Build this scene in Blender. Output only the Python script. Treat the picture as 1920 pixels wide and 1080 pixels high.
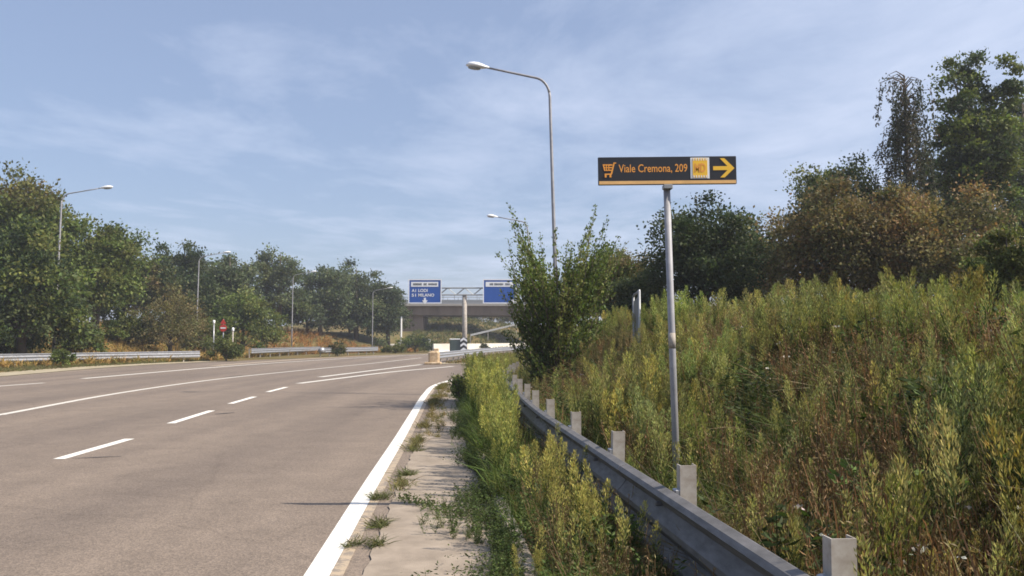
import bpy, math, random
import numpy as np
from mathutils import Vector, Matrix

# ------------------------------------------------------------------ clear
for o in list(bpy.data.objects):
    bpy.data.objects.remove(o)
S = bpy.context.scene
COL = S.collection
R_ = math.radians
rng = np.random.default_rng(7)
random.seed(7)

# ------------------------------------------------------------------ camera
F, CX, CY = 1598.0, 960.0, 540.0
HORIZON, EYE = 638.0, 1.6
PITCH = math.atan((HORIZON - CY) / F)
cam = bpy.data.cameras.new('camera')
cam.sensor_width = 36.0
cam.lens = 36.0 * F / 1920.0
cam.clip_start, cam.clip_end = 0.05, 12000.0
camo = bpy.data.objects.new('camera', cam)
COL.objects.link(camo)
camo.location = (0, 0, EYE)
camo.rotation_euler = (math.pi / 2 + PITCH, 0, 0)
S.camera = camo

# ------------------------------------------------------------------ sky, sun, exposure
SUN_EL = 46.0
SUN_AZ = (0.968, -0.25)            # horizontal direction towards the sun
W = bpy.data.worlds.new('World')
S.world = W
W.use_nodes = True
wn, wl = W.node_tree.nodes, W.node_tree.links
wn.clear()
def wnode(t, **kw):
    n = wn.new(t)
    for k, v in kw.items():
        setattr(n, k, v)
    return n
wout = wnode('ShaderNodeOutputWorld')
wbg = wnode('ShaderNodeBackground')
sky = wnode('ShaderNodeTexSky', sky_type='NISHITA', sun_disc=False)
sky.sun_elevation = R_(SUN_EL)
sky.sun_rotation = math.atan2(SUN_AZ[0], SUN_AZ[1])
sky.altitude = 80
sky.air_density, sky.dust_density, sky.ozone_density = 1.0, 1.5, 1.2
wbg.inputs['Strength'].default_value = 0.072
# thin cirrus: noise on a flat layer high above, found from the view direction
tc = wnode('ShaderNodeTexCoord')
sep = wnode('ShaderNodeSeparateXYZ')
wl.new(tc.outputs['Generated'], sep.inputs[0])
def wmath(op, a, b=None, clamp=False):
    n = wnode('ShaderNodeMath', operation=op, use_clamp=clamp)
    for i, v in enumerate((a, b)):
        if v is None: continue
        if isinstance(v, (int, float)): n.inputs[i].default_value = v
        else: wl.new(v, n.inputs[i])
    return n.outputs[0]
zc = wmath('MAXIMUM', sep.outputs['Z'], 0.03)
cu = wmath('DIVIDE', sep.outputs['X'], zc)
cv = wmath('DIVIDE', sep.outputs['Y'], zc)
comb = wnode('ShaderNodeCombineXYZ')
wl.new(cu, comb.inputs[0]); wl.new(cv, comb.inputs[1])
mp = wnode('ShaderNodeMapping')
mp.inputs['Rotation'].default_value = (0, 0, R_(-38))
mp.inputs['Scale'].default_value = (0.62, 0.36, 1)
mp.inputs['Location'].default_value = (1.9, 0.7, 0)
wl.new(comb.outputs[0], mp.inputs[0])
n1 = wnode('ShaderNodeTexNoise'); n1.inputs['Scale'].default_value = 1.7
n1.inputs['Detail'].default_value = 9; n1.inputs['Roughness'].default_value = 0.62; n1.inputs['Distortion'].default_value = 0.25
wl.new(mp.outputs[0], n1.inputs['Vector'])
n2 = wnode('ShaderNodeTexNoise'); n2.inputs['Scale'].default_value = 0.32
n2.inputs['Detail'].default_value = 3
wl.new(comb.outputs[0], n2.inputs['Vector'])
# more veil towards the right of the view, as the sky that day
bias = wmath('MULTIPLY', wmath('ADD', sep.outputs['X'], 0.12), 0.18)
cl = wmath('ADD', wmath('MULTIPLY', n1.outputs['Fac'], 0.72), wmath('MULTIPLY', n2.outputs['Fac'], 0.32))
cl = wmath('ADD', cl, bias)
ramp = wnode('ShaderNodeMapRange'); ramp.inputs['From Min'].default_value = 0.47; ramp.inputs['From Max'].default_value = 0.74
ramp.inputs['To Min'].default_value = 0.0; ramp.inputs['To Max'].default_value = 0.75
wl.new(cl, ramp.inputs['Value'])
mix = wnode('ShaderNodeMix', data_type='RGBA')
mix.inputs['B'].default_value = (6.1, 6.8, 8.5, 1)
wl.new(ramp.outputs[0], mix.inputs['Factor'])
tint = wnode('ShaderNodeMix', data_type='RGBA'); tint.inputs['Factor'].default_value = 0.42
tint.inputs['B'].default_value = (4.1, 5.1, 7.7, 1)      # summer humidity: pale blue veil over the clear-air blue
wl.new(sky.outputs[0], tint.inputs['A'])
wl.new(tint.outputs['Result'], mix.inputs['A'])
wl.new(mix.outputs['Result'], wbg.inputs['Color'])
wl.new(wbg.outputs[0], wout.inputs[0])

sl = bpy.data.lights.new('sun', 'SUN')
sl.energy, sl.angle, sl.color = 4.2, R_(0.53), (1.0, 0.90, 0.76)
so = bpy.data.objects.new('sun', sl)
COL.objects.link(so)
sdir = Vector((SUN_AZ[0] * math.cos(R_(SUN_EL)), SUN_AZ[1] * math.cos(R_(SUN_EL)), math.sin(R_(SUN_EL))))
so.rotation_euler = sdir.to_track_quat('Z', 'Y').to_euler()
so.location = (20, -5, 30)

S.view_settings.view_transform = 'Standard'
S.view_settings.look = 'None'
S.view_settings.exposure = 0.76
S.view_settings.gamma = 1.0
S.cycles.use_denoising = True
S.cycles.max_bounces = 6
S.cycles.transparent_max_bounces = 4
S.cycles.filter_width = 1.7

# ------------------------------------------------------------------ helpers
def ray(px, py):
    u, v = px - CX, CY - py
    return np.array([u, F * math.cos(PITCH) - v * math.sin(PITCH), F * math.sin(PITCH) + v * math.cos(PITCH)])
def G(px, py, z=0.0):
    """the point at height z seen at this place of the survey photograph"""
    r = ray(px, py); t = (z - EYE) / r[2]
    return np.array([r[0] * t, r[1] * t, z])
def D(px, py, Y):
    r = ray(px, py); t = Y / r[1]
    return np.array([r[0] * t, Y, EYE + r[2] * t])

def curve(pts):
    """smooth X as a function of Y through (x, y) points, straight beyond the ends"""
    p = np.array(sorted([(b, a) for a, b in pts]))
    ys, xs = p[:, 0], p[:, 1]
    m = np.gradient(xs, ys)
    def f(y):
        y = np.asarray(y, float)
        yc = np.clip(y, ys[0], ys[-1])
        i = np.clip(np.searchsorted(ys, yc) - 1, 0, len(ys) - 2)
        h = ys[i + 1] - ys[i]; t = (yc - ys[i]) / h
        v = (2*t**3 - 3*t**2 + 1) * xs[i] + (t**3 - 2*t**2 + t) * h * m[i] + (-2*t**3 + 3*t**2) * xs[i+1] + (t**3 - t**2) * h * m[i+1]
        return v + np.where(y < ys[0], (y - ys[0]) * m[0], 0) + np.where(y > ys[-1], (y - ys[-1]) * m[-1], 0)
    return f

def link_mesh(name, verts, faces, mats, parent=None, smooth=False, mat_idx=None):
    me = bpy.data.meshes.new(name)
    me.from_pydata([tuple(v) for v in verts], [], [tuple(f) for f in faces])
    for m in (mats if isinstance(mats, (list, tuple)) else [mats]):
        me.materials.append(m)
    if mat_idx is not None:
        me.polygons.foreach_set('material_index', mat_idx)
    if smooth:
        me.polygons.foreach_set('use_smooth', [True] * len(me.polygons))
    me.update()
    o = bpy.data.objects.new(name, me)
    COL.objects.link(o)
    if parent is not None:
        o.parent = parent
    return o

def tag(o, label=None, cat=None, group=None, kind=None):
    if label: o['label'] = label
    if cat: o['category'] = cat
    if group: o['group'] = group
    if kind: o['kind'] = kind
    return o
def empty(name, loc, rz=0.0):
    o = bpy.data.objects.new(name, None)
    o.empty_display_size = 0.3
    COL.objects.link(o)
    o.location = loc; o.rotation_euler = (0, 0, rz)
    return o
def kids(o):
    return [c for c in bpy.data.objects if c.parent == o]
def copy_tree(o, parent=None):
    c = o.copy(); COL.objects.link(c); c.parent = parent
    for ch in kids(o):
        copy_tree(ch, c)
    return c

class MB:
    """collects shapes for ONE mesh object"""
    def __init__(s): s.v, s.f, s.m = [], [], []
    def add(s, v, f, m=0):
        b = len(s.v); s.v += [tuple(float(q) for q in p) for p in v]
        s.f += [tuple(i + b for i in q) for q in f]; s.m += [m] * len(f)
        return s
    def box(s, c, size, rot=None, m=0, bev=0.0):
        hx, hy, hz = (q / 2 for q in size)
        if bev <= 0:
            v = [(x, y, z) for z in (-hz, hz) for (x, y) in ((-hx, -hy), (hx, -hy), (hx, hy), (-hx, hy))]
            f = [(3, 2, 1, 0), (4, 5, 6, 7), (0, 1, 5, 4), (1, 2, 6, 5), (2, 3, 7, 6), (3, 0, 4, 7)]
        else:
            b = min(bev, hx * .9, hy * .9, hz * .9)
            oct_ = lambda hx, hy, b: [(-hx + b, -hy), (hx - b, -hy), (hx, -hy + b), (hx, hy - b), (hx - b, hy), (-hx + b, hy), (-hx, hy - b), (-hx, -hy + b)]
            v, f = [], []
            for (z, i) in ((-hz, b), (-hz + b, 0), (hz - b, 0), (hz, b)):
                v += [(x, y, z) for x, y in oct_(hx - i, hy - i, b)]
            for k in range(3):
                for j in range(8):
                    f.append((k*8 + j, k*8 + (j+1) % 8, k*8 + 8 + (j+1) % 8, k*8 + 8 + j))
            f.append(tuple(range(7, -1, -1))); f.append(tuple(range(24, 32)))
        M = rot if rot is not None else Matrix.Identity(3)
        return s.add([Vector(c) + M @ Vector(p) for p in v], f, m)
    def tube(s, pts, rad, n=8, m=0, cap=True):
        pts = [Vector(p) for p in pts]
        if not hasattr(rad, '__len__'): rad = [rad] * len(pts)
        v, f = [], []
        up = None
        for i, p in enumerate(pts):
            d = (pts[min(i+1, len(pts)-1)] - pts[max(i-1, 0)]).normalized()
            if up is None:
                a = Vector((0, 0, 1)) if abs(d.z) < .9 else Vector((1, 0, 0))
                up = d.cross(a).normalized()
            up = (up - d * up.dot(d)).normalized()
            w = d.cross(up)
            for k in range(n):
                t = 2 * math.pi * k / n
                v.append(p + (up * math.cos(t) + w * math.sin(t)) * rad[i])
        for i in range(len(pts) - 1):
            for k in range(n):
                f.append((i*n + k, i*n + (k+1) % n, (i+1)*n + (k+1) % n, (i+1)*n + k))
        if cap:
            f.append(tuple(range(n-1, -1, -1))); f.append(tuple((len(pts)-1)*n + k for k in range(n)))
        return s.add(v, f, m)
    def sweep(s, path, prof, m=0, z=None):
        """closed profile (side, up) swept along a path of (x, y, z)"""
        path = [Vector(p) for p in path]; n = len(prof); v, f = [], []
        for i, p in enumerate(path):
            d = path[min(i+1, len(path)-1)] - path[max(i-1, 0)]; d.z = 0; d.normalize()
            side = Vector((d.y, -d.x, 0))
            for a, b in prof:
                v.append(p + side * a + Vector((0, 0, b)))
        for i in range(len(path) - 1):
            for k in range(n):
                f.append((i*n + k, (i+1)*n + k, (i+1)*n + (k+1) % n, i*n + (k+1) % n))
        f.append(tuple(range(n))); f.append(tuple((len(path)-1)*n + k for k in range(n-1, -1, -1)))
        return s.add(v, f, m)
    def prism(s, outline, y0, y1, m=0):
        """outline in x,z extruded along y"""
        n = len(outline)
        v = [(x, y0, z) for x, z in outline] + [(x, y1, z) for x, z in outline]
        f = [tuple(range(n)), tuple(range(2*n-1, n-1, -1))] + [((k+1) % n, k, n + k, n + (k+1) % n) for k in range(n)]
        return s.add(v, f, m)
    def build(s, name, mats, parent=None, smooth=False):
        return link_mesh(name, s.v, s.f, mats, parent, smooth, s.m if isinstance(mats, (list, tuple)) else None)

def text_mesh(body, width=None, height=None, bold=0.0):
    cu = bpy.data.curves.new('txt', 'FONT')
    cu.body = body; cu.size = 1.0; cu.align_x = 'LEFT'; cu.offset = bold; cu.resolution_u = 3
    ob = bpy.data.objects.new('txt', cu); COL.objects.link(ob)
    dg = bpy.context.evaluated_depsgraph_get()
    me = bpy.data.meshes.new_from_object(ob.evaluated_get(dg))
    v = np.array([tuple(p.co) for p in me.vertices]); f = [tuple(p.vertices) for p in me.polygons]
    bpy.data.objects.remove(ob); bpy.data.curves.remove(cu); bpy.data.meshes.remove(me)
    v -= v.min(0)
    sx = width / v[:, 0].max() if width else None
    sz = height / v[:, 1].max() if height else sx
    if sx is None: sx = sz
    return [(p[0] * sx, 0.0, p[1] * sz) for p in v], f

# ------------------------------------------------------------------ materials
def mat(name, base, rough=0.7, metal=0.0, var=0.0, scale=5.0, base2=None, bump=0.0, bscale=60.0, spec=0.5, stretch=None):
    m = bpy.data.materials.new(name); m.use_nodes = True
    nt = m.node_tree; b = nt.nodes['Principled BSDF']
    b.inputs['Roughness'].default_value = rough; b.inputs['Metallic'].default_value = metal
    b.inputs['Specular IOR Level'].default_value = spec
    c1 = (*base, 1)
    c2 = (*(base2 if base2 else [max(0, q * (1 - var)) for q in base]), 1)
    t = nt.nodes.new('ShaderNodeTexCoord')
    vec = t.outputs['Object']
    if stretch:
        mpn = nt.nodes.new('ShaderNodeMapping'); mpn.inputs['Scale'].default_value = stretch
        nt.links.new(vec, mpn.inputs[0]); vec = mpn.outputs[0]
    n = nt.nodes.new('ShaderNodeTexNoise'); n.inputs['Scale'].default_value = scale
    n.inputs['Detail'].default_value = 6; n.inputs['Roughness'].default_value = 0.62
    nt.links.new(vec, n.inputs['Vector'])
    r = nt.nodes.new('ShaderNodeValToRGB')
    r.color_ramp.elements[0].position = 0.32; r.color_ramp.elements[1].position = 0.68
    r.color_ramp.elements[0].color = c2; r.color_ramp.elements[1].color = c1
    nt.links.new(n.outputs['Fac'], r.inputs[0]); nt.links.new(r.outputs[0], b.inputs['Base Color'])
    if bump:
        n3 = nt.nodes.new('ShaderNodeTexNoise'); n3.inputs['Scale'].default_value = bscale; n3.inputs['Detail'].default_value = 4
        nt.links.new(t.outputs['Object'], n3.inputs['Vector'])
        bp = nt.nodes.new('ShaderNodeBump'); bp.inputs['Strength'].default_value = bump; bp.inputs['Distance'].default_value = 0.02
        nt.links.new(n3.outputs['Fac'], bp.inputs['Height']); nt.links.new(bp.outputs[0], b.inputs['Normal'])
    return m

def leaf_mat(name, trans=0.3, rough=0.6):
    """colour of each leaf comes from the plant (its own colour attribute); every leaf varies a little"""
    m = bpy.data.materials.new(name); m.use_nodes = True
    nt = m.node_tree; b = nt.nodes['Principled BSDF']; out = nt.nodes['Material Output']
    a = nt.nodes.new('ShaderNodeAttribute'); a.attribute_name = 'leaf_colour'
    b.inputs['Roughness'].default_value = rough; b.inputs['Specular IOR Level'].default_value = 0.25
    nt.links.new(a.outputs['Color'], b.inputs['Base Color'])
    tr = nt.nodes.new('ShaderNodeBsdfTranslucent')
    hs = nt.nodes.new('ShaderNodeHueSaturation'); hs.inputs['Value'].default_value = 1.15; hs.inputs['Saturation'].default_value = 1.1
    nt.links.new(a.outputs['Color'], hs.inputs['Color']); nt.links.new(hs.outputs[0], tr.inputs['Color'])
    mx = nt.nodes.new('ShaderNodeMixShader'); mx.inputs[0].default_value = trans
    nt.links.new(b.outputs[0], mx.inputs[1]); nt.links.new(tr.outputs[0], mx.inputs[2])
    nt.links.new(mx.outputs[0], out.inputs['Surface'])
    return m

M = {}
M['leaf'] = leaf_mat('leaves', 0.36)
M['weed'] = leaf_mat('weed_leaves', 0.3, 0.65)
M['bark'] = mat('bark', (.13, .10, .075), .9, var=.5, scale=9, bump=.5, bscale=25)
M['galv'] = mat('galvanised_steel', (.42, .43, .46), .42, .55, base2=(.30, .31, .335), scale=7, bump=.03)
M['galv_dull'] = mat('weathered_steel', (.165, .158, .158), .66, .1, base2=(.085, .082, .078), scale=3.2, stretch=(2, 2, 9))
M['post'] = mat('weathered_post', (.48, .45, .41), .75, .1, base2=(.27, .23, .19), scale=9)
M['pole'] = mat('painted_pole', (.34, .34, .36), .6, .1, base2=(.23, .23, .25), scale=6)
M['white'] = mat('white_paint', (.80, .79, .76), .5, var=.08, scale=8)
M['lamp_white'] = mat('lamp_housing', (.82, .83, .84), .35, var=.06)
M['glass_dark'] = mat('lamp_glass', (.35, .37, .38), .15, var=.1)
M['black'] = mat('black_panel', (.022, .021, .024), .35, var=.3, scale=3)
M['orange'] = mat('orange_film', (.85, .36, .055), .45, var=.1)
M['yellow'] = mat('yellow_film', (.92, .54, .04), .45, var=.06)
M['pale_orange'] = mat('pale_orange_trim', (.85, .50, .19), .5, var=.2, scale=12)
M['blue'] = mat('blue_film', (.006, .075, .36), .4, var=.12, scale=2)
M['sign_white'] = mat('sign_white', (.80, .82, .85), .4, var=.05)
M['grey_back'] = mat('sign_back', (.32, .33, .34), .5, .4, var=.2)
M['red'] = mat('red_film', (.55, .045, .03), .45, var=.2)
M['concrete'] = mat('concrete', (.40, .36, .32), .9, base2=(.33, .31, .28), scale=2.5, bump=.2)
M['dark_concrete'] = mat('bridge_concrete', (.27, .195, .145), .9, base2=(.16, .115, .085), scale=.5, bump=.2, stretch=(1, 1, .25))
M['pale_concrete'] = mat('pale_barrier_concrete', (.72, .69, .62), .85, base2=(.55, .52, .46), scale=.6)
M['dark_green'] = mat('cushion_plastic', (.06, .09, .085), .5, var=.3)
M['rust'] = mat('rusty_terminal', (.60, .47, .31), .8, base2=(.30, .20, .11), scale=3.5)

# asphalt: worn, warm, speckled, with long wheel-path variation and a paler strip near the edge
def asphalt():
    m = bpy.data.materials.new('asphalt'); m.use_nodes = True
    nt = m.node_tree; b = nt.nodes['Principled BSDF']; L = nt.links.new
    b.inputs['Roughness'].default_value = .85; b.inputs['Specular IOR Level'].default_value = .3
    t = nt.nodes.new('ShaderNodeTexCoord')
    mpn = nt.nodes.new('ShaderNodeMapping'); mpn.inputs['Scale'].default_value = (.9, .06, 1); mpn.inputs['Rotation'].default_value = (0, 0, R_(-4))
    L(t.outputs['Object'], mpn.inputs[0])
    n = nt.nodes.new('ShaderNodeTexNoise'); n.inputs['Scale'].default_value = .8; n.inputs['Detail'].default_value = 4
    L(mpn.outputs[0], n.inputs['Vector'])
    r = nt.nodes.new('ShaderNodeValToRGB')
    r.color_ramp.elements[0].position = .3; r.color_ramp.elements[1].position = .72
    r.color_ramp.elements[0].color = (.150, .121, .101, 1); r.color_ramp.elements[1].color = (.228, .183, .147, 1)
    L(n.outputs['Fac'], r.inputs[0])
    g = nt.nodes.new('ShaderNodeTexVoronoi'); g.inputs['Scale'].default_value = 75
    L(t.outputs['Object'], g.inputs['Vector'])
    hs = nt.nodes.new('ShaderNodeMix'); hs.data_type = 'RGBA'; hs.blend_type = 'MULTIPLY'; hs.inputs['Factor'].default_value = .75
    rr = nt.nodes.new('ShaderNodeValToRGB')
    rr.color_ramp.elements[0].color = (.62, .62, .62, 1); rr.color_ramp.elements[1].color = (1.35, 1.33, 1.28, 1)
    sepc = nt.nodes.new('ShaderNodeSeparateColor'); L(g.outputs['Color'], sepc.inputs[0]); L(sepc.outputs[0], rr.inputs[0])
    L(r.outputs[0], hs.inputs['A']); L(rr.outputs[0], hs.inputs['B'])
    n4 = nt.nodes.new('ShaderNodeTexNoise'); n4.inputs['Scale'].default_value = 1.7; n4.inputs['Detail'].default_value = 7; n4.inputs['Roughness'].default_value = .7
    L(t.outputs['Object'], n4.inputs['Vector'])
    r4 = nt.nodes.new('ShaderNodeMapRange'); r4.inputs['From Min'].default_value = .3; r4.inputs['From Max'].default_value = .7
    r4.inputs['To Min'].default_value = .86; r4.inputs['To Max'].default_value = 1.12
    L(n4.outputs['Fac'], r4.inputs['Value'])
    m2 = nt.nodes.new('ShaderNodeMix'); m2.data_type = 'RGBA'; m2.blend_type = 'MULTIPLY'; m2.inputs['Factor'].default_value = 1
    L(hs.outputs['Result'], m2.inputs['A']); L(r4.outputs[0], m2.inputs['B'])
    nd = nt.nodes.new('ShaderNodeTexNoise'); nd.inputs['Scale'].default_value = 1.3; nd.inputs['Detail'].default_value = 5
    L(t.outputs['Object'], nd.inputs['Vector'])
    va = nt.nodes.new('ShaderNodeMix'); va.data_type = 'VECTOR'; va.inputs['Factor'].default_value = .32
    L(t.outputs['Object'], va.inputs['A']); L(nd.outputs['Color'], va.inputs['B'])
    ve = nt.nodes.new('ShaderNodeTexVoronoi'); ve.feature = 'DISTANCE_TO_EDGE'; ve.inputs['Scale'].default_value = .28
    L(va.outputs['Result'], ve.inputs['Vector'])
    cr = nt.nodes.new('ShaderNodeMapRange'); cr.inputs['From Min'].default_value = .0; cr.inputs['From Max'].default_value = .006
    cr.inputs['To Min'].default_value = .72; cr.inputs['To Max'].default_value = 1.0
    L(ve.outputs['Distance'], cr.inputs['Value'])
    m3 = nt.nodes.new('ShaderNodeMix'); m3.data_type = 'RGBA'; m3.blend_type = 'MULTIPLY'; m3.inputs['Factor'].default_value = .4
    L(m2.outputs['Result'], m3.inputs['A']); L(cr.outputs[0], m3.inputs['B'])
    L(m3.outputs['Result'], b.inputs['Base Color'])
    bp = nt.nodes.new('ShaderNodeBump'); bp.inputs['Strength'].default_value = .35; bp.inputs['Distance'].default_value = .006
    L(g.outputs['Distance'], bp.inputs['Height']); L(bp.outputs[0], b.inputs['Normal'])
    return m
M['asphalt'] = asphalt()

def paint(name, c, wear, under):
    m = bpy.data.materials.new(name); m.use_nodes = True
    nt = m.node_tree; b = nt.nodes['Principled BSDF']; L = nt.links.new
    b.inputs['Roughness'].default_value = .7
    t = nt.nodes.new('ShaderNodeTexCoord')
    n = nt.nodes.new('ShaderNodeTexNoise'); n.inputs['Scale'].default_value = 9; n.inputs['Detail'].default_value = 9; n.inputs['Roughness'].default_value = .75
    L(t.outputs['Object'], n.inputs['Vector'])
    r = nt.nodes.new('ShaderNodeValToRGB')
    r.color_ramp.elements[0].position = wear; r.color_ramp.elements[1].position = wear + .09
    r.color_ramp.elements[0].color = (*under, 1); r.color_ramp.elements[1].color = (*c, 1)
    L(n.outputs['Fac'], r.inputs[0]); L(r.outputs[0], b.inputs['Base Color'])
    return m
M['paint'] = paint('road_paint', (.76, .735, .675), .345, (.40, .36, .31))
M['paint_far'] = paint('worn_road_paint', (.62, .59, .53), .36, (.26, .23, .2))
M['paint_worn'] = paint('old_road_paint', (.42, .33, .23), .45, (.24, .2, .16))
M['shadow_paint'] = mat('shadow_paint', (.055, .05, .05), .6, var=.3)  # near-black colour for the shadow streaks painted on the road
M['footway'] = mat('footway_concrete', (.345, .285, .225), .92, base2=(.215, .175, .135), scale=3.2, bump=.25, bscale=120)
M['kerb'] = mat('kerb_stone', (.36, .31, .26), .92, base2=(.2, .17, .13), scale=6, bump=.3)
M['sandy'] = mat('sandy_verge', (.42, .36, .26), .95, base2=(.26, .22, .13), scale=1.2, bump=.3)

def ground_mat():
    m = bpy.data.materials.new('ground'); m.use_nodes = True
    nt = m.node_tree; b = nt.nodes['Principled BSDF']; L = nt.links.new
    b.inputs['Roughness'].default_value = .95; b.inputs['Specular IOR Level'].default_value = .1
    t = nt.nodes.new('ShaderNodeTexCoord')
    n = nt.nodes.new('ShaderNodeTexNoise'); n.inputs['Scale'].default_value = .22; n.inputs['Detail'].default_value = 6; n.inputs['Roughness'].default_value = .6
    L(t.outputs['Object'], n.inputs['Vector'])
    r = nt.nodes.new('ShaderNodeValToRGB')
    e = r.color_ramp.elements
    e[0].position = .33; e[0].color = (.07, .075, .025, 1)
    e[1].position = .66; e[1].color = (.19, .125, .055, 1)
    k = e.new(.5); k.color = (.15, .12, .05, 1)
    L(n.outputs['Fac'], r.inputs[0])
    n2 = nt.nodes.new('ShaderNodeTexNoise'); n2.inputs['Scale'].default_value = 7; n2.inputs['Detail'].default_value = 8; n2.inputs['Roughness'].default_value = .7
    L(t.outputs['Object'], n2.inputs['Vector'])
    mr = nt.nodes.new('ShaderNodeMapRange'); mr.inputs['From Min'].default_value = .3; mr.inputs['From Max'].default_value = .7
    mr.inputs['To Min'].default_value = .55; mr.inputs['To Max'].default_value = 1.3
    L(n2.outputs['Fac'], mr.inputs['Value'])
    mm = nt.nodes.new('ShaderNodeMix'); mm.data_type = 'RGBA'; mm.blend_type = 'MULTIPLY'; mm.inputs['Factor'].default_value = 1
    L(r.outputs[0], mm.inputs['A']); L(mr.outputs[0], mm.inputs['B']); L(mm.outputs['Result'], b.inputs['Base Color'])
    bp = nt.nodes.new('ShaderNodeBump'); bp.inputs['Strength'].default_value = .6; bp.inputs['Distance'].default_value = .05
    L(n2.outputs['Fac'], bp.inputs['Height']); L(bp.outputs[0], b.inputs['Normal'])
    return m
M['ground'] = ground_mat()

# ------------------------------------------------------------------ alignment of the road (X as functions of Y)
E = curve([(-0.75, -4), (-1.1, 2), (-1.36, 6), (-1.62, 10), (-1.86, 14), (-2.12, 18), (-2.62, 26), (-2.76, 29.5), (-2.62, 33), (-1.4, 39), (1.2, 46), (6, 54), (14, 64), (30, 80)])
RAIL = curve([(1.80, -4), (1.48, 0), (1.17, 3.4), (1.02, 4.9), (.74, 7.7), (.38, 11.5), (.05, 17), (-.20, 22.6), (-.1, 29), (1.0, 37), (3.8, 44), (8.6, 52), (17, 62), (33, 78)])
KERB = curve([(.62, -4), (.25, 3), (-.06, 6.9), (-.40, 10.5), (-.74, 15), (-1.25, 24), (-1.25, 30), (-.1, 37), (2.6, 44.5), (7.4, 53), (16, 63.5), (32, 79)])
LB = curve([(-19.5, -10), (-21.0, 15), (-22.4, 37), (-23.6, 52), (-22.4, 63), (-17.8, 78), (-13.4, 90), (-9.0, 102), (-5.6, 112), (-1.4, 126), (3.2, 140), (11, 160)])
LT = curve([(-38, 0), (-35.5, 30), (-31.5, 50), (-27, 64), (-27, 80), (-25.5, 98), (-17, 118), (-12, 130)])
GORE = curve([(-5.2, 57), (-4.5, 65), (-3.75, 75), (-2.4, 90), (0.2, 109), (4.5, 130), (11, 150)])

def smooth01(t):
    t = np.clip(t, 0, 1); return t * t * (3 - 2 * t)
_ph = rng.uniform(0, 6.28, (6, 2)); _fr = np.array([[.31, .23], [.7, -.45], [-.5, .9], [1.7, 1.1], [-1.3, 2.1], [2.6, -1.9]])
def bumpy(x, y):
    s = 0
    for (a, b), (p, q), k in zip(_fr, _ph, (1, .7, .6, .35, .3, .2)):
        s = s + k * np.sin(a * x + p) * np.cos(b * y + q)
    return s / 2
def right_d(x, y):
    sl = (RAIL(y + .2) - RAIL(y - .2)) / .4
    return (x - RAIL(y)) / np.sqrt(1 + sl * sl)
def terrain(x, y):
    x = np.asarray(x, float); y = np.asarray(y, float)
    d = right_d(x, y)
    zr = (1.12 + .016 * np.clip(y, 0, 50)) * smooth01((d - .25) / 3.3) + .03 * np.clip(d - 4, 0, 60)
    zr = zr + .13 * bumpy(x * .9, y * .9) * smooth01((d - .4) / 2.0)
    zr = zr * (1 - smooth01((y - 70) / 50))
    dl = LT(y) - x
    zl = 3.0 * smooth01((dl - .5) / 13.0) + .25 * bumpy(x * .35, y * .35) * smooth01((dl - 1) / 6)
    # green bank across the view beyond the main road's bend
    yb = 122 + np.clip(x + 9, 0, 100) * 2.0
    zb = 5.6 * smooth01((y - yb) / 55.0) * smooth01((60 - np.abs(x)) / 20)
    z = np.maximum(np.maximum(zr, zl), zb)
    road = (x > LB(y) - .3) & (d < -.9)
    return np.where(road, -.05, z - .004)

# ------------------------------------------------------------------ ground, road, markings
def grid(name, xs, ys, zf, m):
    X, Y = np.meshgrid(xs, ys); Z = zf(X, Y)
    v = np.stack([X, Y, Z], -1).reshape(-1, 3)
    nx, ny = len(xs), len(ys)
    i = np.arange(nx * ny).reshape(ny, nx)
    f = np.stack([i[:-1, :-1], i[:-1, 1:], i[1:, 1:], i[1:, :-1]], -1).reshape(-1, 4)
    return tag(link_mesh(name, v, f.tolist(), m, smooth=True), kind='structure')
xs = np.concatenate([-np.geomspace(2500, 62, 16), np.arange(-58, -10, 1.2), np.arange(-10, 14, .4), np.arange(14, 50, 1.5), np.geomspace(52, 2500, 16)])
ys = np.concatenate([[-60, -30, -15], np.arange(-8, 40, .5), np.arange(40, 180, 2), np.geomspace(184, 6000, 18)])
grid('ground', xs, ys, terrain, M['ground'])

def sheet(name, lf, rf, y0, y1, z, m, n=140, cols=6):
    yy = np.linspace(y0, y1, n); v, f = [], []
    for y in yy:
        a, b = float(lf(y)), float(rf(y))
        for k in range(cols + 1):
            v.append((a + (b - a) * k / cols, y, z))
    for i in range(n - 1):
        for k in range(cols):
            q = i * (cols + 1) + k
            f.append((q, q + 1, q + cols + 2, q + cols + 1))
    return tag(link_mesh(name, v, f, m), kind='structure')
sheet('road', lambda y: LB(y), lambda y: E(y) + .37, -12, 165, 0.0, M['asphalt'], 220)
sheet('footway', lambda y: E(y) + .34 + .012 * math.sin(y * 7.3) + .010 * math.sin(y * 17.1 + 1), lambda y: KERB(y), -6, 60, .012, M['footway'], 500)
sheet('soil_verge', lambda y: KERB(y) + .12, lambda y: RAIL(y) + .5, -6, 60, .07, M['ground'], 120, 3)
sheet('sandy_verge', lambda y: LB(y) - 2.2, lambda y: LB(y) - .02, 5, 66, .02, M['sandy'], 60, 3)
sheet('gore_verge', lambda y: GORE(y) + .1, lambda y: np.minimum(E(y) - 5.6 + (y - 57) * .02, 200) if y > 57 else GORE(y) + .3, 57, 100, .03, M['sandy'], 60, 4)

# kerb stones: butted blocks with open joints
kb = MB()
y = -4.0
while y < 40:
    L_ = 1.0
    y1 = y + L_ - .012
    jit = random.uniform(-.012, .012)
    p = [Vector((float(KERB(t)) + jit, t, random.uniform(-.006, .006))) for t in np.linspace(y, y1, 3)]
    kb.sweep(p, [(.0, -.1), (.0, .09), (.02, .11), (.11, .11), (.13, .09), (.13, -.1)][::-1])
    y += L_
tag(kb.build('kerb', M['kerb']), kind='structure')

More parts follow.
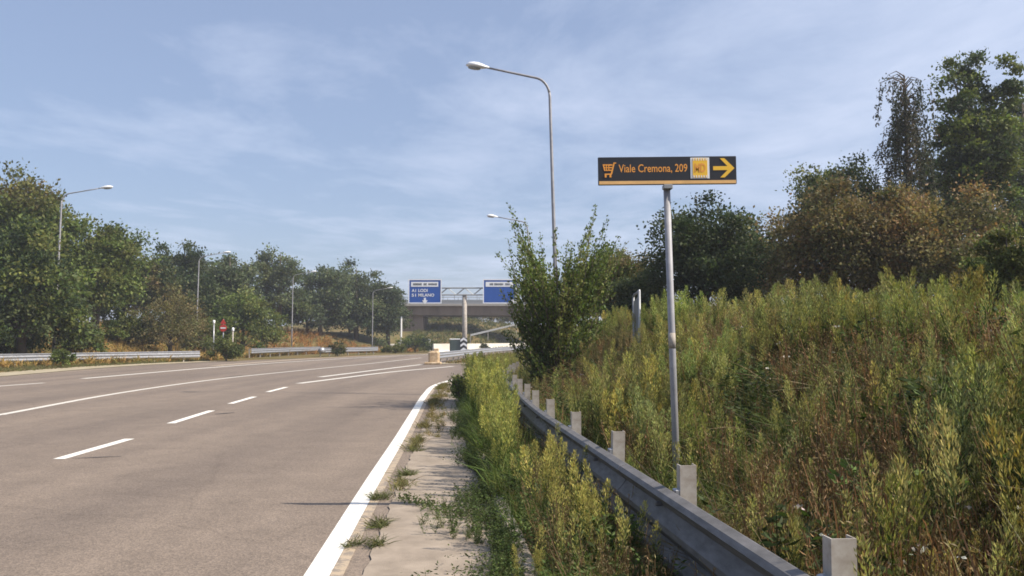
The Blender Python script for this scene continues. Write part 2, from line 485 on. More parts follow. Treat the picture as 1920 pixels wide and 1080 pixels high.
# painted markings
def ribbon(mb, pts, width, z, m=0):
    pts = [Vector((p[0], p[1], 0)) for p in pts]; v, f = [], []
    if not hasattr(width, '__len__'): width = [width] * len(pts)
    for i, p in enumerate(pts):
        d = (pts[min(i+1, len(pts)-1)] - pts[max(i-1, 0)]).normalized(); s = Vector((d.y, -d.x, 0)) * width[i] / 2
        v += [(p.x - s.x, p.y - s.y, z), (p.x + s.x, p.y + s.y, z)]
    for i in range(len(pts) - 1):
        f.append((2*i, 2*i+1, 2*i+3, 2*i+2))
    mb.add(v, f, m)
def fcurve(fn, a, b, n=60):
    return [(float(fn(t)), t) for t in np.linspace(a, b, n)]
mk = MB()
ribbon(mk, fcurve(lambda t: E(t) + .025, -6, 60, 120), .175, .004, 0)
ribbon(mk, fcurve(lambda t: E(t) + .16, -6, 60, 120), .09, .004, 2)
LANE = curve([tuple(G(*p)[:2]) for p in [(110, 860), (243, 823), (320, 793), (397, 770), (432, 757), (477, 744), (502, 735), (537, 726), (560, 719)]])
for a, b in (((110, 861), (243, 823)), ((320, 794), (397, 770)), ((432, 757), (477, 744)), ((502, 735), (537, 726))):
    g0, g1 = G(*a), G(*b)
    ribbon(mk, [g0[:2] + (g1 - g0)[:2] * t for t in (0, .5, 1)], .16, .004, 0)
d0 = G(110, 861); 
for k in (1,):
    ribbon(mk, [(d0[0] + .35, d0[1] - 4.4), (d0[0] + .2, d0[1] - 2.2)], .16, .004, 0)
def poly(points, n=40):
    c = curve([tuple(G(*p)[:2]) for p in points]); ya = [G(*p)[1] for p in points]
    return [(float(c(t)), t) for t in np.linspace(min(ya), max(ya), n)]
near = poly([(0, 778), (200, 741), (400, 712), (560, 695), (690, 682), (790, 671)])
n0 = near[0]; ribbon(mk, [(n0[0] + .7, n0[1] - 12), (n0[0] + .25, n0[1] - 5), n0], .15, .004, 1)
ribbon(mk, near, .19, .004, 1)
ribbon(mk, poly([(155, 710), (400, 689), (600, 675), (700, 669.5), (815, 664)]), .32, .004, 1)
ribbon(mk, poly([(400, 686), (560, 674), (700, 667), (815, 662.3)]), .9, .008, 2)
p0 = poly([(-120, 733), (0, 724), (83, 718)], 8)
ribbon(mk, p0, .21, .004, 1)
ribbon(mk, poly([(-60, 711), (0, 707), (110, 698), (200, 692)], 10), .16, .004, 2)
ribbon(mk, poly([(560, 719), (640, 709), (720, 699), (850, 687)]), [.30] * 40, .004, 1)
ribbon(mk, poly([(600, 707), (680, 697), (790, 683.5)]), [.30] * 40, .004, 1)
tag(mk.build('road_markings', [M['paint'], M['paint_far'], M['paint_worn']]), kind='structure')
tr = MB()  # thin cast shadows painted on the asphalt as dark ribbons
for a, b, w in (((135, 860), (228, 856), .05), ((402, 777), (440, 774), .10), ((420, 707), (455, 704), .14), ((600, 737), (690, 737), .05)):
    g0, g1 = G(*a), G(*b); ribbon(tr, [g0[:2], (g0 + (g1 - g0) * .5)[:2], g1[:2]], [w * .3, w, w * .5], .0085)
tag(tr.build('painted_shadow_streaks', M['shadow_paint']), kind='structure')

# ------------------------------------------------------------------ guardrails
def thrie(face, top):
    """three-wave beam, 0.5 m tall; face = -1 bulges to the left of the path"""
    hs = [0, .02, .055, .085, .125, .165, .2, .235, .275, .31, .345, .385, .425, .46, .485, .50]
    ds = [.0, .03, .062, .083, .083, .05, .018, .05, .083, .083, .05, .018, .05, .083, .06, .01]
    fr = [(face * d, top - .5 + h) for h, d in zip(hs, ds)]
    bk = [(face * (d - .006), top - .5 + h) for h, d in zip(hs, ds)]
    return fr + bk[::-1] if face > 0 else (fr + bk[::-1])[::-1]
def guardrail(path, label, face=-1, top=.68, post_h=.82, post_every=2.0, first=0.0, zf=None, beam_m='galv_dull', group='steel crash barriers'):
    pts = [Vector((x, y, 0)) for x, y in path]
    if zf: 
        for p in pts: p.z = max(0.0, zf(p.x, p.y))
    root = empty('guardrail', pts[0])
    o = pts[0].copy()
    mb = MB().sweep([p - o for p in pts], thrie(face, top))
    # arc length table
    al = [0.0]
    for a, b in zip(pts, pts[1:]): al.append(al[-1] + (b - a).length)
    def at(s):
        s = min(max(s, 0), al[-1]); i = min(int(np.searchsorted(al, s, 'right')) - 1, len(pts) - 2)
        t = (s - al[i]) / max(1e-6, al[i+1] - al[i]); d = (pts[i+1] - pts[i]).normalized()
        return pts[i].lerp(pts[i+1], t), d
    s = first; proto = None
    posts = []
    while s < al[-1] - .1:
        p, d = at(s); side = Vector((d.y, -d.x, 0))
        ang = math.atan2(d.y, d.x) - math.pi / 2
        for hz in (top - .10, top - .375):           # bolt heads in the valleys / on the face
            c = p - o + side * (face * .05) + Vector((0, 0, hz))
            mb.box(c, (.05, .035, .03), Matrix.Rotation(ang, 3, 'Z'), bev=.008)
        posts.append((p - o - side * (face * .13), ang)); s += post_every
    s = first + post_every / 2
    while s < al[-1] - .3:                            # lapped joints every second bay
        p, d = at(s); p2, _ = at(s + .30)
        mb.sweep([p - o + Vector((d.y, -d.x, 0)) * face * .004, p2 - o + Vector((d.y, -d.x, 0)) * face * .004], thrie(face, top + .001))
        s += post_every * 2
    mb.build('beam', M[beam_m], root)
    for k, (p, ang) in enumerate(posts):
        if proto is None:
            q = MB(); w, dp, t = .105, .075, .007
            prof = [(-w/2, -dp/2), (w/2, -dp/2), (w/2, -dp/2 + t), (w/2, dp/2), (w/2 - t, dp/2), (w/2 - t, -dp/2 + t), (-w/2 + t, -dp/2 + t), (-w/2 + t, dp/2), (-w/2, dp/2), (-w/2, -dp/2 + t)]
            n = len(prof)
            v = [(x, y, -.3) for x, y in prof] + [(x, y, post_h) for x, y in prof]
            q.add(v, [(i, (i+1) % n, n + (i+1) % n, n + i) for i in range(n)] + [tuple(range(n, 2*n)), tuple(range(n-1, -1, -1))])
            proto = q.build('post', M['post'], root); c = proto
            sp = MB().box((face * .06, 0, top - .12), (.05, .07, .22), bev=.006).box((face * .06, 0, top - .38), (.05, .07, .1), bev=.006)
            spo = sp.build('spacer', M['galv'], proto); first_sp = spo
        else:
            c = proto.copy(); COL.objects.link(c); c.parent = root
            s2 = first_sp.copy(); COL.objects.link(s2); s2.parent = c
        c.location = p; c.rotation_euler = (random.uniform(-.015, .015), random.uniform(-.02, .02), ang)
    return tag(root, label, 'guardrail', group)
guardrail(fcurve(RAIL, -3, 40, 90), 'near grey steel guardrail with pale posts running along the weedy bank', first=.45, beam_m='galv_dull')
l1 = curve([(-36, 28), (-33, 42), (-30, 50), (-26.4, 58), (-23.4, 64)])
guardrail(fcurve(l1, 26, 64, 40), 'grey guardrail at far left in front of the dry grass and tall trees', face=1, top=.80, post_h=.76, post_every=2.6, beam_m='galv')
r2a, r2b = G(470, 671), G(600, 663.5)
guardrail([tuple(r2a[:2]), tuple((r2a * .5 + r2b * .5)[:2] + np.array([-.2, 0])), tuple(r2b[:2])], 'short receding guardrail behind the slip road between green bush and grey rail end', face=1, top=.85, post_h=.8, post_every=3.0, beam_m='galv')
r3 = [tuple(G(*p)[:2]) for p in ((603, 669), (640, 667), (680, 665.5), (708, 664))]
gr3 = guardrail(r3, 'grey guardrail with a rounded end beside the little dark bush', face=1, top=.85, post_h=.8, post_every=2.5, beam_m='galv')
t0 = MB()                                            # rounded terminal
t0.tube([(0, -.35, .62), (0, .5, .62)], [.28, .3], 12)
t0.build('end_terminal', M['galv'], gr3, True)
gg = fcurve(GORE, 57.2, 128, 50)
grg = guardrail(gg, 'guardrail dividing the exit ramp from the main road, with a rusty orange end', face=1, top=.80, post_h=.72, post_every=3.0, beam_m='galv')
e0 = MB(); e0.box((0, -.35, .47), (.75, .5, .86), bev=.12); e0.box((-.05, -.5, .08), (1.1, .9, .16), bev=.04); e0.box((.1, .1, .95), (.35, .3, .2), bev=.04)
e0.build('end_terminal', M['rust'], grg)
fr_ = [D(882, 633, 128), D(915, 625, 136), D(968, 612, 150), D(1010, 603, 160)]
mbr = MB(); base = Vector(fr_[0]); rootf = empty('guardrail', base)
mbr.sweep([Vector(p) - base for p in fr_], [(.0, .2), (.03, .27), (.0, .34), (.03, .42), (.0, .5), (-.02, .5), (-.02, .2)][::-1]); mbr.build('beam', M['grey_back'], rootf)
for p in fr_:
    MB().box(Vector(p) - base + Vector((0, .12, -.3)), (.12, .08, 1.6)).build('post', M['post'], rootf)
tag(rootf, 'distant guardrail climbing the green bank under the overpass', 'guardrail', 'steel crash barriers')

# ------------------------------------------------------------------ street lamps
def make_lamp():
    root = empty('street_lamp', (0, 0, 0))
    H = 9.0
    pts = [(0, 0, -.6), (0, 0, 2), (0, 0, 5), (0, 0, H - .75)]
    rad = [.085, .075, .062, .048]
    bend = []
    for k in range(1, 8):
        a = k / 7 * (math.pi / 2 - R_(11)); bend.append((-.55 + .55 * math.cos(a), 0, H - .75 + .55 * math.sin(a)))
    MB().tube(pts + bend[:1], rad + [.046], 10).build('pole', M['pole'], root, True)
    ex, ez = bend[-1][0], bend[-1][2]
    arm = bend + [(ex - 1.75 * math.cos(R_(11)) * t, 0, ez + 1.75 * math.sin(R_(11)) * t) for t in (.33, .66, 1)]
    MB().tube(arm, [.046 - .0018 * i for i in range(len(arm))], 8).build('arm', M['pole'], root, True)
    MB().box((0, -.09, 1.0), (.11, .03, .32), bev=.01).build('hatch', M['galv'], root)
    hx, hz = arm[-1][0], arm[-1][2]
    hd = MB(); n = 14
    prof = [(-.06, .045, .04), (.05, .06, .055), (.16, .11, .085), (.32, .155, .115), (.48, .165, .12), (.62, .135, .10), (.72, .075, .06), (.76, .02, .02)]
    v, f = [], []
    for (x, ry, rz) in prof:
        for k in range(n):
            a = 2 * math.pi * k / n; zz = math.sin(a)
            v.append((-x, ry * math.cos(a), rz * zz * (1.0 if zz > 0 else .45)))
    for i in range(len(prof) - 1):
        for k in range(n): f.append((i*n + k, (i+1)*n + k, (i+1)*n + (k+1) % n, i*n + (k+1) % n))
    f.append(tuple(range(n))); f.append(tuple((len(prof)-1)*n + k for k in range(n-1, -1, -1)))
    Rm = Matrix.Rotation(R_(7), 3, 'Y')
    hd.add([Rm @ Vector(p) + Vector((hx, 0, hz)) for p in v], f)
    ho = hd.build('lamp_head', M['lamp_white'], root, True)
    gl = MB(); vv = [Rm @ Vector((-.46 + .22 * math.cos(t), .125 * math.sin(t), -.045 - .03 * s)) + Vector((hx, 0, hz)) for s in (0, 1) for t in np.linspace(0, 2 * math.pi, 12, endpoint=False)]
    gl.add(vv, [(k, (k+1) % 12, 12 + (k+1) % 12, 12 + k) for k in range(12)] + [tuple(range(12, 24))])
    gl.build('lamp_glass', M['glass_dark'], ho, True)
    return root
lamp0 = make_lamp()
def lamp(o, top_px, Y, foot, rz, label, lean=0.0, h=9.55, reach=1.0):
    p = D(*top_px, Y); sc = (p[2] - foot) / h
    o.location = (p[0], Y, foot); o.scale = (sc * reach, sc, sc); o.rotation_euler = (0, lean, rz)
    return tag(o, label, 'street lamp', 'curved-arm street lamps along the road')
# the tops of the poles at the bend
lamp(lamp0, (1046, 112), 24.3, .15, 0, 'tallest near street lamp rising behind the roadside shrub, arm to the left', R_(-1.6), 9.3, .80)
lamp(copy_tree(lamp0), (999, 399), 56, .1, 0, 'second street lamp half hidden behind the roadside shrub', R_(-2.2), 9.3, .86)
lamp(copy_tree(lamp0), (111, 341), 57, 1.2, math.pi, 'street lamp among the tall trees at far left, arm to the right', R_(-1.2), 9.45)
lamp(copy_tree(lamp0), (371, 467), 80, .6, math.pi, 'street lamp standing beside the no-entry sign in front of the trees', R_(-.9), 9.45)
lamp(copy_tree(lamp0), (549, 505), 104, 1.0, math.pi, 'street lamp rising from the reddish dry slope', R_(-.3), 9.45)
lamp(copy_tree(lamp0), (699, 536), 112, .2, math.pi, 'small far street lamp just left of the overpass', R_(-.2), 9.45)

# ------------------------------------------------------------------ direction sign on its post
SY = 7.75
foot, top = D(1272, 985, SY), D(1250, 349, SY)
sg = empty('direction_sign', (foot[0], SY, float(terrain(foot[0], SY))))
o = Vector(sg.location)
axis = (Vector(top) - Vector(foot)).normalized()
pb = Vector(foot) - o; pt = Vector(top) - o
MB().tube([pb - axis * .35, pb + (pt - pb) * .5, pt + axis * .05], .031, 14).build('post', M['pole'], sg, True)
mid = pb + (pt - pb) * .545
st = MB().tube([mid - axis * .09, mid + axis * .05], .0325, 14).build('sticker', M['post'], sg, True)
tl, trr, bl = Vector(D(1121, 295, SY - .06)) - o, Vector(D(1380, 292.5, SY - .06)) - o, Vector(D(1122, 347, SY - .06)) - o
ux = (trr - tl); Wd = ux.length; ux.normalize(); uz = Vector((0, 0, 1)); uz = (uz - ux * uz.dot(ux)).normalized(); Hd = (tl - bl).length
uy = uz.cross(ux)                                  # away from the viewer
def onsign(x, z, d=0.0): return bl + ux * x + uz * z + uy * d
RM = Matrix((ux, uy, uz)).transposed()
ctr = onsign(Wd / 2, Hd / 2, .015)
MB().box(ctr, (Wd, .035, Hd), RM, bev=.004).build('panel', M['black'], sg)
k = Wd / 260.0                                     # metres per pixel of the photograph's sign
def shape2d(name, polys, m, d, thick=.003):
    q = MB()
    for pl in polys:
        n = len(pl)
        v = [onsign(x * k, z * k, d - thick) for x, z in pl] + [onsign(x * k, z * k, d) for x, z in pl]
        q.add(v, [tuple(range(n)), tuple(range(2*n-1, n-1, -1))] + [((i+1) % n, i, n + i, n + (i+1) % n) for i in range(n)])
    return q.build(name, m, sg)
rect = lambda x0, z0, x1, z1: [(x0, z0), (x1, z0), (x1, z1), (x0, z1)]
FD = -.0030
shape2d('orange_strip', [rect(1.5, .8, 258.5, 7)], M['pale_orange'], FD)
tv, tf = text_mesh('Viale Cremona, 209', width=129 * k, height=None, bold=.006)
th = max(p[2] for p in tv)
tq = MB().add([onsign(38.5 * k + p[0], 21.0 * k + p[2] * (17.5 * k / th), FD - .0015) for p in tv], tf); tq.build('lettering', M['orange'], sg)
# shopping trolley
cart = [rect(9, 36.5, 27, 39), rect(10, 31.5, 26, 33.8), rect(11, 26.5, 25, 28.8), [(8.5, 39), (10.8, 39), (13.5, 26.5), (11.2, 26.5)], [(23, 20), (26, 20), (31.5, 41.5), (28.6, 41.5)],
        rect(28.6, 40.2, 34, 42.3), rect(14.5, 26.5, 16.3, 39), rect(19, 26.5, 20.8, 39), rect(12, 19, 25, 21.3), rect(12, 14, 15.5, 19), rect(21, 14, 24.5, 19)]
for j, c in enumerate(cart): pass
q = MB()
for j, pl in enumerate(cart):
    n = len(pl); dd = FD - .0004 * j
    v = [onsign(x * k, z * k, dd - .002) for x, z in pl] + [onsign(x * k, z * k, 0.0) for x, z in pl]
    q.add(v, [tuple(range(n))] + [((i+1) % n, i, n + i, n + (i+1) % n) for i in range(n)])
q.build('trolley_symbol', M['orange'], sg)
lg = shape2d('emblem', [rect(173.5, 10.5, 209, 50)], M['sign_white'], FD)
shape2d('emblem_field', [rect(177.5, 12, 205, 48.6)], M['yellow'], FD - .0035).parent = lg
q = MB()
for side, zc in ((0, 12.0), (1, 48.6)):
    for i in range(6):
        x = 178.5 + i * 4.7; dz = 4.2 if side == 0 else -4.2
        pl = [(x, zc), (x + 1.9, zc), (x + 1.9, zc + dz), (x, zc + dz)]
        if side: pl = pl[::-1]
        v = [onsign(a * k, b * k, FD - .0075) for a, b in pl]; q.add(v, [(0, 1, 2, 3)])
q.build('emblem_ticks', M['sign_white'], lg)
tv, tf = text_mesh('MD', width=20.5 * k, height=17 * k, bold=.03)
MB().add([onsign(181 * k + p[0], 22 * k + p[2], FD - .008) for p in tv], tf).build('emblem_lettering', M['orange'], lg)
def thickline(a, b, w):
    a, b = np.array(a, float), np.array(b, float); d = (b - a) / np.linalg.norm(b - a); n = np.array([-d[1], d[0]]) * w / 2
    return [tuple(a - n), tuple(b - n), tuple(b + n), tuple(a + n)]
ar = [thickline((216, 29.5), (246, 29.5), 7.5), ]
arrow = [(216, 26), (243, 26), (229, 12), (237.5, 12), (256, 29.7), (237.5, 48.5), (229, 48.5), (243, 33.4), (216, 33.4)]
shape2d('arrow', [arrow], M['yellow'], FD)
px_ = (pt - bl).dot(ux)
for zz in (.22, .78):
    MB().box(onsign(px_, Hd * zz, .045), (.16, .03, .03), RM, bev=.004).build('bracket', M['galv'], sg)
MB().box(onsign(px_, -.022, .02), (.085, .085, .042), RM, bev=.006).build('clamp', M['grey_back'], sg)
tag(sg, 'black and orange direction sign for Viale Cremona 209 on a grey post', 'road sign')

# ------------------------------------------------------------------ overhead gantry with two blue signs
GY = 108.0
gp = D(871, 655, GY)
gt = empty('sign_gantry', (gp[0], GY, 0.0)); go = Vector(gt.location)
ztop = D(871, 556, GY)[2]
MB().tube([(0, 0, -.3), (0, 0, ztop * .5), (0, 0, ztop + .3)], [.33, .31, .29], 12).build('column', M['post'], gt, True)
MB().box((0, 0, .25), (1.3, 1.3, .5), bev=.05).build('footing', M['concrete'], gt)
xl, xr = D(775, 545, GY)[0] - gp[0], D(1000, 545, GY)[0] - gp[0]
zb, zt = D(871, 553, GY)[2], D(871, 540, GY)[2]
q = MB()
for yy in (-.35, .35):
    q.tube([(xl, yy, zb), (xr, yy, zb)], .07, 6); q.tube([(xl, yy, zt), (xr, yy, zt)], .07, 6)
    n = 14
    for i in range(n):
        a, b = xl + (xr - xl) * i / n, xl + (xr - xl) * (i + 1) / n
        q.tube([(a, yy, zb if i % 2 else zt), (b, yy, zt if i % 2 else zb)], .045, 5)
for i in range(0, 15, 2):
    a = xl + (xr - xl) * i / 14
    q.tube([(a, -.35, zt), (a, .35, zt)], .04, 5); q.tube([(a, -.35, zb), (a, .35, zb)], .04, 5)
q.build('truss', M['grey_back'], gt)
def blue_sign(x0, x1, y0, y1, lines, arrow_at, label, bars):
    a, b = D(x0, y1, GY - .6), D(x1, y0, GY - .6)
    r = empty('sign', (0, 0, 0)); r.parent = gt; r.name = 'blue_sign_panel'
    r['label'] = label
    A = Vector(a) - go; Wp, Hp = b[0] - a[0], b[2] - a[2]; yf = A.y
    MB().box((A.x + Wp/2, yf + .06, A.z + Hp/2), (Wp, .1, Hp), bev=.02).build('panel', M['blue'], r)
    fr = MB(); w = Wp * .028
    for (cx, cz, sx, sz) in ((Wp/2, w/2, Wp, w), (Wp/2, Hp - w/2, Wp, w), (w/2, Hp/2, w, Hp - 2*w), (Wp - w/2, Hp/2, w, Hp - 2*w)):
        fr.box((A.x + cx, yf + .005, A.z + cz), (sx, .05, sz))
    fr.build('border', M['sign_white'], r)
    bd = MB().box((A.x + Wp * .49, yf - .005, A.z + Hp * .79), (Wp * .82, .02, Hp * .2)).build('name_band', M['sign_white'], r)
    q = MB()
    for (f0, f1) in bars:
        # far lettering too small to read: broken dark strokes
        x = f0
        while x < f1 - .012:
            ww = random.uniform(.014, .026); q.box((A.x + Wp * (x + ww/2), yf - .02, A.z + Hp * .79), (Wp * ww * .8, .012, Hp * random.uniform(.07, .1))); x += ww + .006
    q.build('lettering', M['black'], bd)
    q = MB()
    for (body, fx, fz, fw, fh) in lines:
        tv, tf = text_mesh(body, width=Wp * fw, height=Hp * fh, bold=.02)
        q.add([(A.x + Wp * fx + p[0], yf - .012, A.z + Hp * fz + p[2]) for p in tv], tf)
    if lines: q.build('lettering', M['sign_white'], r)
    if arrow_at:
        ax, az, kind = arrow_at
        out = [(-.1, .0), (0, -.14), (.1, 0), (.035, 0), (.035, .09), (-.035, .09), (-.035, 0)]
        if kind == 'diag':
            c_, s_ = math.cos(R_(55)), math.sin(R_(55)); out = [(x * c_ - z * s_, x * s_ + z * c_) for x, z in out]
        MB().prism([(A.x + Wp * ax + x * Hp * 1.15, A.z + Hp * az + z * Hp * 1.15) for x, z in out], yf - .03, yf + .01).build('arrow', M['sign_white'], r)
    return r
blue_sign(765.5, 828, 523.5, 569, [('A1', .1, .47, .13, .12), ('51', .1, .28, .13, .12), ('LODI', .3, .47, .28, .13), ('MILANO', .3, .28, .48, .13)], (.5, .13, 'down'),
          'blue motorway panel reading LODI and MILANO', [(.14, .40), (.46, .54), (.60, .86)])
blue_sign(905.5, 968.5, 523.5, 569, [], (.88, .12, 'diag'), 'blue motorway panel half hidden by the shrub', [(.2, .3), (.34, .62), (.66, .8)])
tag(gt, 'grey gantry column and truss carrying two blue motorway signs', 'sign gantry')

# ------------------------------------------------------------------ overpass
BY = 150.0
br = empty('overpass_bridge', (D(790, 630, BY)[0], BY, 0)); bo = Vector(br.location)
x0, x1 = D(740, 580, BY)[0] - bo.x, 60.0
zs, zd, zp = D(860, 591, BY)[2], D(860, 571, BY)[2], D(860, 556, BY)[2]
q = MB()
q.prism([(x0, zs), (x1, zs), (x1, zd - .25), (x0, zd - .25)], .6, 10.4)
q.build('girder', M['dark_concrete'], br)
MB().prism([(x0, zd - .24), (x1, zd - .24), (x1, zd + .12), (x0, zd + .12)], -.1, 11.1).build('deck', M['concrete'], br)
q = MB()
for yy in (.1, 10.7):
    q.box(((x0 + x1)/2, yy, zd + .55), (x1 - x0, .12, .5)); q.box(((x0 + x1)/2, yy, zp + .35), (x1 - x0, .07, .07)); q.box(((x0 + x1)/2, yy, zp - .05), (x1 - x0, .05, .05))
    for xx in np.arange(x0 + .5, x1, 2.0): q.box((xx, yy + .1, (zd + zp + .3)/2), (.08, .07, zp + .3 - zd))
q.build('railing', M['grey_back'], br)
pa, pb2 = D(768, 620, BY)[0] - bo.x, D(792, 620, BY)[0] - bo.x
q = MB(); q.prism([(pa, -1), (pb2, -1), (pb2, zs - .003), (pa, zs - .003)], 1.2, 9.8); q.build('abutment', M['dark_concrete'], br)
q = MB(); q.box((x0 + 1, 5.5, zs / 2), (x0 * -.0 + 4.0, 9.0, zs - .01)); q.build('wing_wall', M['dark_concrete'], br)
MB().prism([(33, -1), (35, -1), (35, zs - .003), (33, zs - .003)], 1.2, 9.8).build('pier', M['dark_concrete'], br)
tag(br, 'brown concrete road overpass crossing behind the blue signs', 'bridge')

# ------------------------------------------------------------------ barrier, crash cushion, small signs, marker posts
a, b, c = D(812, 661, 111), D(900, 660, 118), D(965, 656.5, 136)
jb = MB().sweep([(a[0], 111, 0), ((a[0]+b[0])/2, 114, 0), (b[0], 118, 0), (c[0], 136, 0), (c[0] + 5, 150, 0)], [(.30, -.1), (.30, .1), (.16, .35), (.10, 1.15), (-.10, 1.15), (-.16, .35), (-.30, .1), (-.30, -.1)][::-1])
jo = tag(jb.build('concrete_barrier', M['pale_concrete']), 'pale concrete barrier along the bend below the gantry', 'barrier')
cp = D(858, 662, 105); cc = empty('crash_cushion', (cp[0], 105, 0))
q = MB(); wC = 30 * 105 / F
q.box((0, .6, .85), (wC, 1.2, 1.6), bev=.12); q.build('body', M['dark_green'], cc)
MB().box((-.1, .5, 1.73), (wC * .9, 1.0, .14), bev=.03).build('lid', M['sign_white'], cc)
bp_ = MB().box((wC * .38, -.08, .95), (.85, .08, 1.9), bev=.01).build('chevron_board', M['black'], cc)
q = MB()
for i in range(3):
    z0 = .15 + i * .62
    q.add([(wC*.38 - .4, -.125, z0), (wC*.38, -.125, z0 + .28), (wC*.38, -.125, z0 + .56), (wC*.38 - .4, -.125, z0 + .28)], [(0, 1, 2, 3)])
    q.add([(wC*.38, -.125, z0 + .28), (wC*.38 + .4, -.125, z0), (wC*.38 + .4, -.125, z0 + .28), (wC*.38, -.125, z0 + .56)], [(0, 1, 2, 3)])
q.build('chevron_marking', M['sign_white'], bp_)
tag(cc, 'dark crash cushion with a black and white chevron board at the gantry foot', 'crash cushion')
wp = D(812, 640, 122)
wb = empty('concrete_block', (D(740, 650, 118)[0], 118, float(terrain(D(740, 650, 118)[0], 118))))
MB().box((0, 0, .5), (1.2, 1.0, 1.2), bev=.08).box((.75, .1, .75), (.6, .8, 1.5), bev=.06).build('block', M['pale_concrete'], wb)
tag(wb, 'pale concrete block at the foot of the white pole left of the abutment', 'concrete block')
pp = D(752, 640, 119); wz = D(752, 597, 119)[2]
ps = empty('marker_post', (pp[0], 119, 0)); MB().tube([(0, 0, -.2), (0, 0, wz)], .13, 8).build('shaft', M['white'], ps); MB().tube([(0, 0, wz + .002), (0, 0, wz + .25)], [.15, .1], 8).build('cap', M['galv'], ps)
tag(ps, 'tall white pole before the overpass abutment', 'marker post')
pp = D(805, 638, 124); mz = float(terrain(pp[0], 124))
ps = empty('marker_post', (pp[0], 124, mz)); MB().tube([(0, 0, -.2), (0, 0, 1.5)], .2, 8).build('shaft', M['white'], ps); MB().box((0, 0, 1.62), (.45, .2, .24), bev=.03).build('cap', M['galv'], ps)
tag(ps, 'short pale post under the overpass beside the green bush', 'marker post')
# no-entry sign and companions
ny = 71.0
p = D(418, 655, ny); ne = empty('no_entry_sign', (p[0], ny, .0)); zc_ = D(418, 615, ny)[2]
MB().tube([(0, 0, -.2), (0, 0, zc_ + .75)], .04, 8).build('post', M['galv'], ne, True)
def disc(r, y0, y1, z, n=24): return [(r * math.cos(t), z + r * math.sin(t)) for t in np.linspace(0, 2*math.pi, n, endpoint=False)]
dd = MB().prism(disc(.30, 0, 0, zc_), -.08, -.05).build('disc', M['red'], ne)
MB().box((0, -.085, zc_), (.42, .02, .11)).build('bar', M['sign_white'], dd)
MB().prism([(-.25, zc_ + .34), (.25, zc_ + .34), (0, zc_ + .76)], -.08, -.05).build('warning_triangle', M['red'], ne)
tag(ne, 'red round no-entry sign with white bar above a bright green bush', 'road sign')
for px, pyt, Y, lab, col_ in ((400, 600, 72, 'thin pale post left of the no-entry sign', 'galv'), (436, 614, 69, 'white marker post with rounded top right of the no-entry sign', 'post')):
    p = D(px, 660, Y); zt_ = D(px, pyt, Y)[2]
    r = empty('marker_post', (p[0], Y, 0)); MB().tube([(0, 0, -.2), (0, 0, zt_ - .35)], .055, 8).build('shaft', M[col_], r, True)
    MB().tube([(0, 0, zt_ - .349), (0, 0, zt_ - .25), (0, 0, zt_ - .05), (0, 0, zt_)], [.055, .10, .10, .04], 10).build('cap', M['sign_white'], r, True)
    tag(r, lab, 'marker post')
# grey metal frame on the bank, seen nearly edge-on
fy = 17.0
p1, p2 = D(1199, 600, fy), D(1188, 605, fy + 1.0); z1, z2 = D(1199, 545, fy)[2], D(1187, 556, fy + 1)[2]
zf0 = float(terrain(p1[0], fy))
fm = empty('metal_frame', (p1[0], fy, zf0))
d2 = Vector((p2[0] - p1[0], 1.0, 0))
MB().tube([(0, 0, -.3), (0, 0, z1 - zf0)], .028, 8).build('upright', M['grey_back'], fm, True)
MB().tube([tuple(d2 + Vector((0, 0, -.3))), tuple(d2 + Vector((0, 0, z2 - zf0)))], .025, 8).build('upright', M['grey_back'], fm, True)
MB().tube([(0, 0, z1 - zf0), tuple(d2 * .4 + Vector((0, 0, z1 - zf0 - .03))), tuple(d2 * .8 + Vector((0, 0, (z1 + z2) / 2 - zf0))), tuple(d2 + Vector((0, 0, z2 - zf0)))], .025, 8).build('top_bar', M['galv'], fm, True)
q = MB(); q.add([(0, .05, .35), tuple(d2 * .95 + Vector((0, 0, .35))), tuple(d2 * .95 + Vector((0, 0, z2 - zf0 - .1))), (0, .05, z1 - zf0 - .1)], [(0, 1, 2, 3)])
q.add([(.02, .05, .35), tuple(d2 * .95 + Vector((.02, 0, .35))), tuple(d2 * .95 + Vector((.02, 0, z2 - zf0 - .1))), (.02, .05, z1 - zf0 - .1)], [(3, 2, 1, 0)])
q.build('panel', M['grey_back'], fm)
tag(fm, 'grey metal frame standing edge-on in the weeds right of the shrub', 'frame')

# ------------------------------------------------------------------ vegetation engine
def quads(name, V, C, m, parent=None):
    """V (n,4,3) leaf quads, C (n,3) colours"""
    n = len(V)
    me = bpy.data.meshes.new(name)
    me.vertices.add(n * 4); me.vertices.foreach_set('co', V.reshape(-1).astype(np.float32))
    me.loops.add(n * 4); me.loops.foreach_set('vertex_index', np.arange(n * 4, dtype=np.int32))
    me.polygons.add(n); me.polygons.foreach_set('loop_start', np.arange(0, n * 4, 4, dtype=np.int32))
    me.update(calc_edges=True)
    at = me.attributes.new('leaf_colour', 'FLOAT_COLOR', 'POINT')
    cc_ = np.concatenate([np.clip(C, 0, 1), np.ones((n, 1))], 1).repeat(4, 0).astype(np.float32)
    at.data.foreach_set('color', cc_.reshape(-1))
    me.materials.append(m)
    ob = bpy.data.objects.new(name, me); COL.objects.link(ob)
    if parent is not None: ob.parent = parent
    return ob
def unit(a): return a / np.maximum(1e-9, np.linalg.norm(a, axis=-1, keepdims=True))
